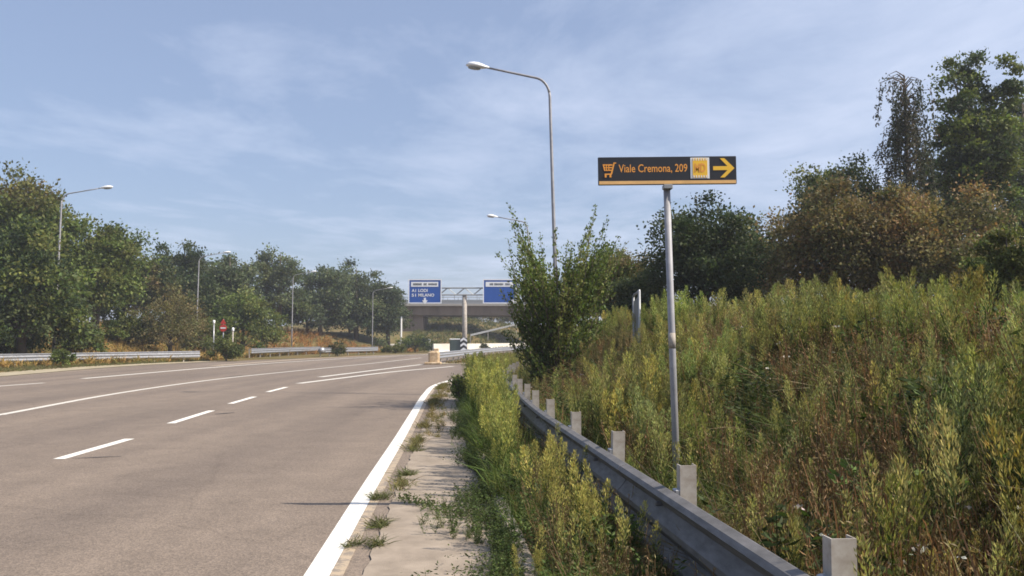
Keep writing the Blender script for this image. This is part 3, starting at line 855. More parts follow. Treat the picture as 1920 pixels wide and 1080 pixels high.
def leaves(P, A, ln, wd, g=rng):
    """pointed leaves at P along directions A"""
    n = len(P); A = unit(A); Bv = unit(np.cross(A, g.normal(size=(n, 3))))
    ln = np.broadcast_to(ln, n)[:, None]; wd = np.broadcast_to(wd, n)[:, None]
    nrm = np.cross(A, Bv)
    m_ = P + A * ln * .45 + nrm * ln * .06
    return np.stack([P, m_ + Bv * wd / 2, P + A * ln - nrm * ln * .08, m_ - Bv * wd / 2], 1)
def blades(P, T, ln, wd, bend, g=rng):
    """grass blades, two quads each; T lean directions (n,3)"""
    n = len(P); T = unit(T); s = unit(np.cross(T, g.normal(size=(n, 3))))
    ln = np.broadcast_to(ln, n)[:, None]; wd = np.broadcast_to(wd, n)[:, None]; bend = np.broadcast_to(bend, n)[:, None]
    out = g.normal(size=(n, 3)); out[:, 2] = -.4; out = unit(out)
    a = P; b = P + T * ln * .55 + out * bend * ln * .25; c = P + T * ln * .92 + out * bend * ln * .9
    q1 = np.stack([a - s * wd/2, a + s * wd/2, b + s * wd * .4, b - s * wd * .4], 1)
    q2 = np.stack([b - s * wd * .4, b + s * wd * .4, c + s * wd * .06, c - s * wd * .06], 1)
    return np.concatenate([q1, q2], 0)
def jitter(C, n, amt=.22, g=rng):
    C = np.asarray(C, float); 
    if C.ndim == 1: C = np.broadcast_to(C, (n, 3))
    return C * (1 + g.normal(size=(n, 1)) * amt).clip(.4, 1.8) * (1 + g.normal(size=(n, 3)) * .06)

def crown_pts(g, rx, ry, rz, ncl, full=True, bottom=-.92):
    P = []
    ph = g.uniform(0, 6.28, 8)
    while len(P) < ncl:
        d = unit(g.normal(size=3)); 
        if d[2] < bottom: continue
        th = math.atan2(d[1], d[0])
        lump = 1 + .20 * math.sin(3 * th + ph[0] + 2 * d[2]) + .16 * math.sin(5 * th + ph[1] - 4 * d[2]) + .13 * math.sin(7 * d[2] + ph[2] + 2 * th)
        lump = min(lump, 1.16)
        r = g.uniform(.12, 1) ** .42 * lump * g.uniform(.9, 1.05)
        h = d.copy()
        if d[2] < .1 and full:
            h[:2] = d[:2] / max(.25, math.hypot(d[0], d[1]))
        P.append(h * r * np.array([rx, ry, rz]))
    return np.array(P)

def tree(name, label, px, py_top, py_bot, wpx, Y, palette, leaf=.2, nl=8000, ncl=70, cat='tree', group=None, base_z=None, top_col=None, tight=1.0, trunk=True, depth=None, crown_from=.18, aspect=.62, seed=0, asp=None, density_top=1.0):
    g = np.random.default_rng(1000 + seed)
    bx = D(px, py_bot, Y)[0]
    bz = float(terrain(bx, Y)) if base_z is None else base_z
    ztop = D(px, py_top, Y)[2]; H = ztop - bz
    Wm = wpx * Y / F * 1.12; nl = int(nl * 2.2); ncl = int(ncl * 1.25)
    root = empty(name, (bx, Y, bz))
    c0 = H * crown_from; rz = (H - c0) / 2; cz = c0 + rz
    rx = Wm / 2; ry = depth if depth else rx * .9
    sz = .20 * (rx * ry * rz) ** (1 / 3) * tight
    P = crown_pts(g, max(.1, rx - sz * .6), max(.1, ry - sz * .6), max(.1, rz - sz * .9), ncl, full=crown_from < .16)
    P[:, 2] += cz
    # leaves gather in flattish sprays round each twig end
    idx = g.integers(0, ncl, nl)
    cs = g.uniform(.65, 1.35, ncl) * sz
    off = g.normal(size=(nl, 3)) * cs[idx][:, None] * np.array([.62, .62, .42])
    L_ = P[idx] + off
    outw = unit(L_ - np.array([0, 0, cz * .8])) 
    A = outw * .6 + g.normal(size=(nl, 3)) * .75 + np.array([0, 0, -.15])
    sizes = leaf * .9 * g.uniform(.5, 1.45, nl)
    V = leaves(L_, A, sizes, sizes * aspect, g)
    pal = np.array(palette); ccol = pal[g.integers(0, len(pal), ncl)] * g.uniform(.75, 1.3, (ncl, 1))
    if top_col is not None:
        hi = smooth01((P[:, 2] - cz - rz * .15) / (rz * .5))[:, None] * g.uniform(.3, 1, (ncl, 1)); ccol = ccol * (1 - hi) + np.array(top_col) * hi
    C = jitter(ccol[idx], nl, .2, g)
    q = MB(); r0 = max(.03, .028 * H)
    jx = g.normal(size=(4, 2)) * .05 * H * .3
    tp = [Vector((0, 0, -.3)), Vector((jx[0, 0] * .4, jx[0, 1] * .4, H * .25)), Vector((jx[1, 0], jx[1, 1], H * .5)), Vector((jx[2, 0], jx[2, 1], H * .72)), Vector((jx[2, 0], jx[2, 1], H * .9))]
    q.tube(tp, [r0 * 1.25, r0, r0 * .7, r0 * .4, r0 * .1], 8)
    for i in g.choice(ncl, min(ncl, 26), replace=False):
        t = g.uniform(.2, .75); s = tp[0].lerp(tp[3], t); e = Vector(P[i]); m_ = s.lerp(e, .5) + Vector((0, 0, .08 * H * g.uniform(-.3, 1)))
        q.tube([s, m_, e], [r0 * .38 * (1.2 - t), r0 * .22, r0 * .06], 5, cap=False)
    q.build('trunk', M['bark'], root, True)
    quads('crown', V, C, M['leaf'], root)
    return tag(root, label, cat, group)

GRN = [(.11, .145, .034), (.135, .165, .042), (.08, .112, .03), (.165, .18, .052)]
DRK = [(.050, .072, .028), (.040, .060, .024), (.068, .088, .034), (.080, .098, .036)]
HAZ = [(.11, .14, .066), (.092, .12, .056), (.13, .155, .07), (.08, .105, .056)]
LIT = [(.095, .115, .035), (.075, .098, .03), (.11, .125, .04)]
OLV = [(.14, .132, .05), (.165, .14, .058), (.11, .115, .042), (.19, .155, .075)]
BRN = [(.27, .175, .07), (.225, .152, .062), (.30, .205, .088), (.18, .145, .056), (.215, .178, .068)]
YEL = [(.12, .135, .035), (.095, .115, .03), (.15, .15, .045)]
GL = 'trees behind the left guardrail'
GRr = 'trees on top of the right bank'
# left side
tree('broadleaf_tree', 'tallest tree at the far left with a rusty brown top', 35, 305, 655, 190, 66, GRN, .30, 14000, 110, group=GL, top_col=(.15, .115, .04), crown_from=.1, seed=1)
tree('broadleaf_tree', 'dark tree cut by the left edge of the photo', -80, 330, 655, 190, 68, DRK, .30, 9000, 80, group=GL, crown_from=.08, seed=2)
tree('broadleaf_tree', 'dense dark green lower tree left of the first lamp, reaching the guardrail', 40, 415, 672, 215, 54.5, DRK + GRN, .28, 13000, 110, group=GL, crown_from=.02, seed=3)
tree('broadleaf_tree', 'rounded green tree just right of the first left lamp', 178, 402, 650, 165, 70, GRN, .28, 13000, 100, group=GL, crown_from=.19, seed=4)
tree('broadleaf_tree', 'dull green tree low behind the rounded green tree', 272, 462, 655, 110, 84, OLV + DRK, .30, 7000, 70, group=GL, crown_from=.05, seed=5)
tree('broadleaf_tree', 'dark bushy-topped tree left of the second left lamp', 338, 443, 650, 110, 92, DRK, .32, 7000, 60, group=GL, crown_from=.1, seed=6)
tree('bare_shrub', 'olive half-bare shrub behind the guardrail left of the second lamp', 318, 545, 668, 130, 72, OLV, .17, 5000, 70, cat='shrub', crown_from=.0, seed=7, top_col=(.16, .13, .05))
tree('shrub', 'low green shrub in the dry grass behind the left guardrail', 240, 580, 668, 90, 72, GRN + YEL, .2, 4500, 50, cat='shrub', crown_from=.0, seed=8)
tree('shrub', 'yellow green shrub in dry grass between the first left lamp and the small green bush', 150, 612, 672, 80, 62, YEL + GRN, .18, 3500, 40, cat='shrub', crown_from=.0, seed=50)
tree('shrub', 'dark green undergrowth shrub at the left edge of the photo behind the guardrail', 15, 560, 675, 120, 56, GRN, .2, 5000, 50, cat='shrub', crown_from=.0, seed=51)
tree('broadleaf_tree', 'low mid green tree filling in behind the first left lamp', 120, 500, 655, 130, 82, GRN + HAZ, .28, 7000, 60, group=GL, crown_from=.0, seed=52)
tree('shrub', 'pale green shrub at the feet of the grey green trees right of the bare shrub', 385, 590, 662, 90, 80, GRN + YEL, .2, 3500, 40, cat='shrub', crown_from=.0, seed=53)
tree('broadleaf_tree', 'soft green tree behind the head of the second left lamp', 425, 463, 650, 120, 98, HAZ, .33, 7500, 70, group=GL, crown_from=.05, seed=9)
tree('rounded_tree', 'dense rounded mid green tree right of the no-entry sign', 455, 540, 655, 120, 88, GRN, .26, 8500, 70, group=GL, crown_from=.0, seed=10)
tree('broadleaf_tree', 'pale green pointed tree left of the third lamp', 522, 460, 640, 95, 112, LIT + HAZ, .34, 6000, 55, group=GL, crown_from=.1, seed=11)
tree('broadleaf_tree', 'grey green tree right of the third left lamp', 600, 492, 635, 110, 118, HAZ, .36, 6500, 60, group=GL, crown_from=.05, seed=12)
tree('broadleaf_tree', 'broad hazy tree left of the fourth lamp', 668, 487, 625, 120, 124, HAZ + DRK, .36, 7500, 65, group=GL, crown_from=.10, seed=13)
tree('broadleaf_tree', 'dark tree touching the left end of the overpass', 728, 522, 645, 90, 126, HAZ + DRK, .34, 6000, 60, group=GL, crown_from=.02, seed=14)
tree('broadleaf_tree', 'low dark tree above the reddish dry slope', 575, 545, 620, 120, 120, DRK, .34, 6000, 60, group=GL, crown_from=.13, seed=15)
tree('broadleaf_tree', 'dark understorey tree below the broad hazy tree', 655, 560, 625, 130, 124, DRK, .34, 6000, 60, group=GL, crown_from=.13, seed=16)
tree('broadleaf_tree', 'dark low tree in the gap behind the bare shrub', 370, 520, 655, 120, 90, DRK, .32, 6000, 60, group=GL, crown_from=.0, seed=17)
tree('roadside_bush', 'bright green bush below the no-entry sign', 424, 626, 676, 62, 66, LIT + YEL, .15, 3500, 40, cat='bush', crown_from=.0, seed=18, base_z=0)
tree('roadside_bush', 'small green bush growing through the far left guardrail', 118, 655, 690, 40, 50.5, GRN, .11, 1600, 24, cat='bush', crown_from=.0, seed=19, base_z=0)
tree('roadside_bush', 'little dark bush behind the grey guardrail end', 633, 640, 668, 34, 86, DRK + OLV, .15, 1500, 24, cat='bush', crown_from=.0, seed=20, base_z=0)
tree('roadside_bush', 'dark green bush at the foot of the overpass abutment', 778, 625, 660, 66, 113, GRN + DRK, .2, 3200, 40, cat='bush', crown_from=.0, seed=21, base_z=0)
tree('roadside_bush', 'yellowish low bush beside the concrete block', 742, 645, 664, 44, 106, YEL, .18, 1500, 24, cat='bush', crown_from=.0, seed=22, base_z=0)
tree('roadside_bush', 'dark dome of a bush growing over the pale barrier', 909, 644, 662, 24, 110, DRK + OLV, .14, 1200, 20, cat='bush', crown_from=.0, seed=23, base_z=0)
tree('far_bush', 'yellow green bush seen under the overpass', 830, 584, 640, 80, 176, YEL + OLV, .35, 3000, 40, cat='bush', crown_from=.0, seed=24)
tree('far_bush', 'dark bush seen under the overpass right of the gantry column', 900, 583, 625, 80, 182, DRK + OLV, .35, 2500, 40, cat='bush', crown_from=.0, seed=25)
tree('far_bush', 'olive bush seen under the overpass beside the shrub', 965, 582, 625, 90, 184, OLV, .35, 2500, 40, cat='bush', crown_from=.0, seed=26)
# right side
tree('rounded_tree', 'rounded olive green tree right of the lamp and shrub', 1160, 453, 600, 140, 36, GRN + OLV, .12, 12000, 90, group=GRr, crown_from=.05, seed=30)
tree('dark_tree', 'dark low tree in the dip between shrub and sign post', 1205, 505, 600, 110, 33, DRK, .12, 8000, 70, group=GRr, crown_from=.0, seed=31)
tree('dark_tree', 'dark round-headed tree directly right of the sign post', 1322, 358, 565, 205, 31, DRK, .13, 16000, 120, group=GRr, crown_from=.06, seed=32)
tree('dark_tree', 'dark tree in the notch left of the brown tree', 1425, 410, 565, 125, 35, DRK, .13, 9000, 80, group=GRr, crown_from=.05, seed=33)
tree('dying_tree', 'broad rusty brown tree, left half of the brown mass', 1570, 325, 565, 240, 28, BRN + OLV + OLV, .12, 17000, 130, group=GRr, crown_from=.04, seed=34)
tree('dying_tree', 'rusty brown tree in front of the weeping birch and poplar', 1735, 335, 565, 250, 27, BRN + OLV + OLV, .12, 17000, 130, group=GRr, crown_from=.04, seed=35)
tree('dark_tree', 'dark green treetop rising behind the brown tree', 1562, 283, 560, 170, 38, DRK + GRN, .15, 9000, 80, group=GRr, crown_from=.3, seed=36)
tree('poplar', 'very tall dark poplar with sky gaps near the right edge', 1840, 70, 560, 160, 38, DRK + GRN[:2], .17, 15000, 110, group=GRr, crown_from=.17, seed=37, tight=.72)
tree('dark_tree', 'tall dark tree behind the poplar at the right edge', 1925, 150, 560, 120, 42, DRK, .17, 6000, 60, group=GRr, crown_from=.1, seed=38, tight=.8)
tree('dark_tree', 'dark tree filling in between birch and poplar', 1775, 245, 560, 120, 41, DRK, .16, 6500, 60, group=GRr, crown_from=.2, seed=39, tight=.8)
tree('yellow_bush', 'yellow green leafy bush on the bank at the right edge', 1895, 415, 575, 110, 17, YEL, .075, 7000, 70, cat='bush', crown_from=.0, seed=40)
tree('yellow_bush', 'smaller yellow green bush left of the one at the right edge', 1835, 470, 575, 70, 18, YEL + GRN, .07, 4000, 50, cat='bush', crown_from=.0, seed=41)

# weeping birch: thin strands hanging from arching limbs
def birch(px, py_top, py_bot, wpx, Y, seed):
    g = np.random.default_rng(seed); b = D(px, py_bot, Y); bz = float(terrain(b[0], Y)); H = D(px, py_top, Y)[2] - bz; Wm = wpx * Y / F
    root = empty('weeping_birch', (b[0], Y, bz)); q = MB()
    q.tube([(0, 0, -.3), (.1, 0, H * .4), (.05, .05, H * .75), (.0, 0, H * .98)], [.17, .12, .07, .015], 8)
    VV, CC = [], []
    for i in range(190):
        t = g.uniform(.42, .99); a = g.uniform(0, 6.28); reach = Wm * .5 * g.uniform(.1, 1.0) * (1.25 - .55 * t)
        s = np.array([.05, 0, H * t]); k_ = np.array([math.cos(a) * reach, math.sin(a) * reach, H * t + .25 * g.uniform(-.3, 1)])
        drop = g.uniform(.5, 2.8); e = k_ + np.array([math.cos(a) * .15, math.sin(a) * .15, -drop])
        q.tube([s, (s + k_) / 2 + np.array([0, 0, .2]), k_], [.03, .02, .008], 4, cap=False)
        q.tube([k_, (k_ + e) / 2, e], [.008, .006, .003], 3, cap=False)
        n = int(42 * drop / 1.5); tt = g.uniform(0, 1, n)[:, None]
        P = k_ + (e - k_) * tt + g.normal(size=(n, 3)) * .07
        A = g.normal(size=(n, 3)) * .5 + np.array([0, 0, -1]); VV.append(leaves(P, A, .13 * g.uniform(.6, 1.3, n), .075, g))
        cc_ = np.array([(.045, .055, .028), (.075, .062, .032), (.035, .045, .022)][i % 3]); CC.append(jitter(cc_, n, .25, g))
    q.build('trunk', M['bark'], root, True)
    quads('crown', np.concatenate(VV), np.concatenate(CC), M['leaf'], root)
    tag(root, 'thin weeping birch with hanging brownish strands left of the poplar', 'tree', GRr)
birch(1706, 138, 560, 135, 36, 5)

# elm-like roadside shrub: upright shoots thick with small leaves
def shoot_shrub(name, label, px, py_top, py_bot, wpx, Y, seed, nsh=230, leaf=.085, base_z=None, cat='shrub'):
    g = np.random.default_rng(seed); b = D(px, py_bot, Y); bz = float(terrain(b[0], Y)) if base_z is None else base_z
    H = D(px, py_top, Y)[2] - bz; Wm = wpx * Y / F / 2
    root = empty(name, (b[0], Y, bz)); q = MB(); VV, CC = [], []
    for s in range(9):
        a = g.uniform(0, 6.28); q.tube([(0, 0, -.2), (math.cos(a) * .15, math.sin(a) * .15, H * .3), (math.cos(a) * Wm * .4, math.sin(a) * Wm * .4, H * .62)], [.06, .045, .02], 6)
    for i in range(nsh):
        a = g.uniform(0, 6.28); u = g.uniform(0, 1) ** .8
        z0 = H * g.uniform(.03, .60); r0 = Wm * .5 * g.uniform(0, 1) * (.55 + .45 * min(1, z0 / H / .4))
        s = np.array([math.cos(a) * r0, math.sin(a) * r0, z0])
        tilt = .25 + .75 * g.uniform(0, 1) * (1 - z0 / H * .8)
        d = unit(np.array([math.cos(a) * tilt, math.sin(a) * tilt, 1.0 - .35 * g.uniform(0, 1)]))
        room = min((H * (1.0 if g.uniform() < .30 else g.uniform(.6, .86)) * g.uniform(.95, 1.03) - z0) / max(.25, d[2]), (Wm * (1.15 if g.uniform() < .28 else g.uniform(.5, .9)) * (.62 + .38 * min(1, z0 / H / .3)) - r0) / max(.12, math.hypot(d[0], d[1])))
        ln = np.clip(room, .3, H * .5)
        e = s + d * ln; m_ = s + d * ln * .5 + np.array([math.cos(a), math.sin(a), 0]) * ln * .08
        e = e + np.array([math.cos(a), math.sin(a), 0]) * ln * .12 * g.uniform(-.5, 1)
        q.tube([s, m_, e], [.014, .009, .003], 4, cap=False)
        n = int(78 * ln); t = g.uniform(0.02, 1, n)[:, None]
        P = (1 - t)**2 * s + 2 * t * (1 - t) * m_ + t**2 * e + g.normal(size=(n, 3)) * (.028 + .075 * (1 - t))
        A = d * 1.0 + g.normal(size=(n, 3)) * .55; sz = leaf * g.uniform(.6, 1.35, n) * (1.15 - .5 * t[:, 0])
        VV.append(leaves(P, A, sz, sz * .55, g))
        base = np.array([(.11, .15, .036), (.15, .185, .05), (.075, .11, .03), (.20, .22, .07)][int(g.integers(0, 4))])
        CC.append(jitter(base, n, .22, g))
    q.build('stems', M['bark'], root, True)
    quads('foliage', np.concatenate(VV), np.concatenate(CC), M['leaf'], root)
    return tag(root, label, cat)
shoot_shrub('roadside_shrub', 'big green shrub with upright shoots in front of the tall lamp post', 1048, 386, 712, 236, 20.5, 11, 205, .095, .2)
shoot_shrub('roadside_shrub', 'dark leafy shrub leaning over the bend of the white edge line', 868, 700, 775, 78, 22.5, 4, 70, .08, .05)

# ------------------------------------------------------------------ weeds
def horseweed(g, H, gold=.5):
    """tall horseweed: stem, narrow leaves all the way up, feathery yellow-green head"""
    VV, CC = [], []
    lean = g.normal(size=2) * .06
    top = np.array([lean[0] * H, lean[1] * H, H])
    def pt(t): t = np.asarray(t)[:, None]; return top * t + np.array([lean[0], lean[1], 0]) * H * .5 * (t * t - t)
    for dx, dy in ((1, 0), (0, 1)):
        t = np.linspace(0, .97, 5); p = pt(t); w = (.0055 * (1.15 - t))[:, None] * np.array([dx, dy, 0])
        VV.append(np.stack([p[:-1] - w[:-1], p[:-1] + w[:-1], p[1:] + w[1:], p[1:] - w[1:]], 1)); CC.append(jitter((.10, .12, .04), 4, .1, g))
    n = int(58 * H / .9); t = g.uniform(.06, .72, n); a = g.uniform(0, 6.28, n)
    A = np.stack([np.cos(a), np.sin(a), g.uniform(.9, 3.0, n)], 1)
    ln = (.085 + .06 * g.uniform(size=n)) * (1.15 - .6 * t)
    VV.append(leaves(pt(t), A, ln, .0085, g)); CC.append(jitter((.085, .115, .03), n, .22, g))
    n = int(170 * H / .9); t = .52 + .48 * g.uniform(0, 1, n) ** .9; a = g.uniform(0, 6.28, n)
    env = np.sin(np.clip((1.0 - t) / .48, 0, 1) * 2.2) * .068 * (H / .9) + .008
    r = env * g.uniform(.1, 1, n)
    P = pt(t) + np.stack([np.cos(a) * r, np.sin(a) * r, r * .9], 1)
    A = np.stack([np.cos(a), np.sin(a), g.uniform(1.2, 4.0, n)], 1)
    VV.append(leaves(P, A, .036 * g.uniform(.6, 1.5, n), .0085, g))
    c = np.array((.24, .25, .085)) * (1 - gold) + np.array((.42, .38, .11)) * gold
    CC.append(jitter(c, n, .2, g))
    return np.concatenate(VV), np.concatenate(CC)
def leafweed(g, H):
    """broad leafy green weed"""
    VV, CC = [], []
    for k in range(5):
        a = g.uniform(0, 6.28); e = np.array([math.cos(a) * H * .35, math.sin(a) * H * .35, H * g.uniform(.7, 1)])
        n = 16; t = g.uniform(.1, 1, n)[:, None]; P = e * t; b = g.uniform(0, 6.28, n)
        VV.append(leaves(P, np.stack([np.cos(b), np.sin(b), g.uniform(-.1, .6, n)], 1), g.uniform(.03, .075, n), .02, g)); CC.append(jitter((.075, .11, .028), n, .3, g))
        w = np.array([.004, .0, 0]); VV.append(np.array([[w * 0 - w, w, e + w * .4, e - w * .4]])); CC.append(np.array([(.09, .10, .04)]))
    return np.concatenate(VV), np.concatenate(CC)
def dryweed(g, H):
    """dead brown stalk with clotted seed heads"""
    VV, CC = [], []
    for k in range(4):
        a = g.uniform(0, 6.28); s = g.uniform(.05, .3); e = np.array([math.cos(a) * H * s, math.sin(a) * H * s, H * g.uniform(.6, 1)])
        w = np.array([.003, .003, 0]); VV.append(np.array([[-w, w, e + w * .5, e - w * .5]])); CC.append(np.array([(.16, .10, .05)]))
        n = 26; t = .35 + .65 * g.uniform(size=n)[:, None]; P = e * t + g.normal(size=(n, 3)) * .016
        VV.append(leaves(P, g.normal(size=(n, 3)) * .6 + np.array([0, 0, 1.0]), g.uniform(.012, .034, n), .006, g)); CC.append(jitter([(.17, .115, .058), (.23, .175, .088), (.16, .13, .062), (.30, .245, .13)][k], n, .25, g))
    return np.concatenate(VV), np.concatenate(CC)
def tuft(g, H, col, n=26, spread=.35, wd=.006):
    T = np.stack([g.normal(size=n) * spread, g.normal(size=n) * spread, np.ones(n)], 1)
    P = np.concatenate([g.normal(size=(n, 2)) * .035, np.zeros((n, 1))], 1)
    V = blades(P, T, H * g.uniform(.5, 1.1, n), wd, g.uniform(.1, .9, n), g)
    C = jitter(col, n, .25, g)
    return V, np.concatenate([C, C])
def scatter(tpl, pos, scale, g, tint=None):
    """bake copies of template plants into one list of quads"""
    VV, CC = [], []
    which = g.integers(0, len(tpl), len(pos))
    for k, (V, C) in enumerate(tpl):
        m_ = np.where(which == k)[0]
        if not len(m_): continue
        a = g.uniform(0, 6.28, len(m_)); c, s = np.cos(a), np.sin(a); sc = scale[m_]
        lx, ly = g.normal(size=(2, len(m_))) * .09
        X = V[None, ..., 0] * c[:, None, None] - V[None, ..., 1] * s[:, None, None]
        Yv = V[None, ..., 0] * s[:, None, None] + V[None, ..., 1] * c[:, None, None]
        Z = np.broadcast_to(V[None, ..., 2], X.shape)
        Q = np.stack([X + Z * lx[:, None, None], Yv + Z * ly[:, None, None], Z], -1) * sc[:, None, None, None] + pos[m_][:, None, None, :]
        VV.append(Q.reshape(-1, 4, 3))
        tt = np.ones((len(m_), 3)) if tint is None else tint[m_]
        CC.append((C[None] * tt[:, None, :] * g.uniform(.75, 1.25, (len(m_), 1, 1))).reshape(-1, 3))
    return np.concatenate(VV), np.concatenate(CC)
g = np.random.default_rng(21)
HW = [horseweed(g, g.uniform(.8, 1.0), gd) for gd in (.1, .25, .4, .6, .15, .5)]
HWG = [horseweed(g, g.uniform(.8, 1.0), gd) for gd in (.8, 1.0, .7, .95)]
LW = [leafweed(g, .5) for _ in range(4)]
DW = [dryweed(g, .6) for _ in range(5)]
TG = [tuft(g, .4, c) for c in ((.095, .125, .032), (.13, .15, .04), (.08, .11, .028), (.17, .165, .055))]
TS = [tuft(g, .38, c) for c in ((.24, .175, .08), (.20, .135, .06), (.30, .23, .11), (.17, .12, .055))]

def noise2(x, y, f, s):
    r = np.random.default_rng(s); v = 0
    for k in range(7):
        a = r.uniform(0, 6.28); w = f * r.uniform(.5, 1.9); v = v + np.sin((x * math.cos(a) + y * math.sin(a)) * w + r.uniform(0, 6.28))
    return v / 3.5
def bank_points(n, g, y0, y1, d0, d1, power=1.0):
    """points on the right bank, thicker near the road user; kept to what the road sees"""
    out = []; tot = 0
    while tot < n:
        u = g.uniform(size=n * 2)
        if power == 1: y = y0 + (y1 - y0) * u
        else: y = (y0 ** (1-power) + u * (y1 ** (1-power) - y0 ** (1-power))) ** (1 / (1-power))
        d = g.uniform(d0, d1, n * 2); x = RAIL(y) + d * np.sqrt(1 + ((RAIL(y + .2) - RAIL(y - .2)) / .4) ** 2)
        ok = (x < .72 * y + 1.6) & (x > -2)
        P = np.stack([x[ok], y[ok]], 1); out.append(P); tot += len(P)
    P = np.concatenate(out)[:n]
    return np.concatenate([P, np.maximum(terrain(P[:, 0], P[:, 1]), .06)[:, None]], 1)
def keep(P, p, g): return P[g.uniform(size=len(P)) < p]

BV, BC = [], []
# short dry and green grass over the whole bank
P = bank_points(15000, g, 2.2, 34, .15, 10, 1.35); f = noise2(P[:, 0], P[:, 1], 1.1, 3)
A1 = P[f > -.12]; A2 = P[f <= .1]
for pts, tp in ((A1, TS), (A2, TG)):
    V, C = scatter(tp, pts, g.uniform(.5, 1.35, len(pts)) * (1 + .03 * pts[:, 1]), g); BV.append(V); BC.append(C)
quads('bank_grass', np.concatenate(BV), np.concatenate(BC), M['weed'])
bg = bpy.data.objects['bank_grass']; tag(bg, kind='stuff', label='short dry and green grass covering the right bank')

BV, BC = [], []
def clusters(nc, per, spread, y0, y1, d0, d1, power, gap=-9):
    c = bank_points(nc, g, y0, y1, d0, d1, power); k = g.integers(max(1, per // 3), per * 2, nc)
    idx = np.repeat(np.arange(nc), k); P = c[idx] + np.concatenate([g.normal(size=(len(idx), 2)) * spread * g.uniform(.5, 1.6, nc)[idx][:, None], np.zeros((len(idx), 1))], 1)
    P[:, 2] = np.maximum(terrain(P[:, 0], P[:, 1]), .06)
    ok = (right_d(P[:, 0], P[:, 1]) > .3) & ~((np.abs(P[:, 0] - 1.30) < .38) & (P[:, 1] > 5.6) & (P[:, 1] < 7.9))
    ok &= noise2(P[:, 0], P[:, 1], 1.5, 77) + .25 * g.normal(size=len(P)) > gap
    return P[ok], idx[ok], nc
# stands of tall horseweed, each stand with its own height and ripeness
for (nc, per, y0, y1, d0, d1, lo, hi) in ((100, 10, 3.0, 11, .5, 5, .5, 1.05), (150, 12, 8, 32, .5, 7, .65, 1.15), (75, 8, 8, 36, 2.4, 5.5, .8, 1.12)):
    P, idx, nc = clusters(nc, per, .20, y0, y1, d0, d1, 1.2, -.22)
    hs = g.uniform(lo, hi, nc)[idx] * g.uniform(.72, 1.12, len(P)); tn = (np.stack([g.uniform(.84, 1.14, nc), g.uniform(.95, 1.1, nc), g.uniform(.8, 1.15, nc)], 1) * g.uniform(.65, 1.25, (nc, 1)))[idx]
    V, C = scatter(HW, P, hs, g, tint=tn); BV.append(V); BC.append(C)
P = bank_points(800, g, 2.6, 36, .35, 9.5, 1.2); V, C = scatter(HW, P, g.uniform(.35, .85, len(P)), g); BV.append(V); BC.append(C)
P, idx, nc = clusters(70, 12, .2, 2.4, 22, .3, 7, 1.3); V, C = scatter(LW, P, g.uniform(.5, 1.5, len(P)), g, tint=np.repeat(g.uniform(.6, 1.25, (nc, 1)), 3, 1)[idx]); BV.append(V); BC.append(C)
P, idx, nc = clusters(175, 18, .3, 2.2, 30, .3, 8, 1.3); V, C = scatter(DW, P, g.uniform(.6, 1.5, len(P)), g, tint=(np.array([[1.1, 1.0, .95]]) * g.uniform(.6, 1.35, (nc, 1)))[idx]); BV.append(V); BC.append(C)
# dead stems lying at all angles
P = bank_points(8000, g, 2.3, 24, .3, 7, 1.3); n = len(P); P[:, 2] += g.uniform(.05, .35, n)
T = np.stack([g.normal(size=n), g.normal(size=n), g.normal(size=n) * .35 + .1], 1)
V = blades(P, T, g.uniform(.25, .8, n), .006, g.uniform(-.1, .35, n), g); C = jitter((.26, .20, .12), n, .35, g); BV.append(V); BC.append(np.concatenate([C, C]))
# small white umbels
P = bank_points(420, g, 3.0, 18, .4, 7, 1.1); f = noise2(P[:, 0], P[:, 1], .7, 30); P = P[f > .1]
n = len(P)
if n:
    P[:, 2] += g.uniform(.3, .7, n); V = []
    for k in range(5):
        off = g.normal(size=(n, 3)) * .022; off[:, 2] *= .3
        V.append(leaves(P + off, np.stack([g.normal(size=n), g.normal(size=n), np.zeros(n)], 1), .03, .024, g))
    V = np.concatenate(V); BV.append(V); BC.append(jitter((.55, .52, .45), len(V), .15, g))
quads('bank_weeds', np.concatenate(BV), np.concatenate(BC), M['weed'])
tag(bpy.data.objects['bank_weeds'], kind='stuff', label='tangle of tall green, yellow and brown weeds on the right bank')

# verge between kerb and guardrail: dense tall weeds from about six metres on
BV, BC = [], []
def verge_points(n, y0, y1, a, b, power=1.0):
    u = g.uniform(size=n); y = y0 + (y1 - y0) * u ** power; t = g.uniform(a, b, n)
    x = KERB(y) + .12 + (RAIL(y) - KERB(y) - .2) * t
    return np.stack([x, y, np.full(n, .07)], 1)
P = verge_points(900, 8.3, 28, -.06, .5, 1.1); P = P[noise2(P[:, 0] * 3, P[:, 1], 2.4, 41) > .0]
sc = g.uniform(.5, 1.2, len(P)) * (.80 + .24 * smooth01((P[:, 1] - 8) / 5))
V, C = scatter(HW + HWG[:2], P, sc, g, tint=np.tile([1.05, 1.12, 1.0], (len(P), 1))); BV.append(V); BC.append(C)
P = verge_points(1500, 3.0, 30, -.06, .95, 1.1); P = P[noise2(P[:, 0] * 2, P[:, 1], 1.8, 43) > np.where(P[:, 1] < 8, .05, -.3)]; V, C = scatter(TG, P, g.uniform(.5, 1.4, len(P)) * np.where(P[:, 1] > 8, 1.1, .8), g, tint=np.tile([1.0, 1.15, .95], (len(P), 1))); BV.append(V); BC.append(C)
P = verge_points(42, 4.9, 9, .15, .85); V, C = scatter(HWG + HW[3:4], P, g.uniform(.4, .72, len(P)), g); BV.append(V); BC.append(C)
P = verge_points(420, 3.0, 13, .1, 1.0); V, C = scatter(TS + DW, P, g.uniform(.4, .95, len(P)), g); BV.append(V); BC.append(C)
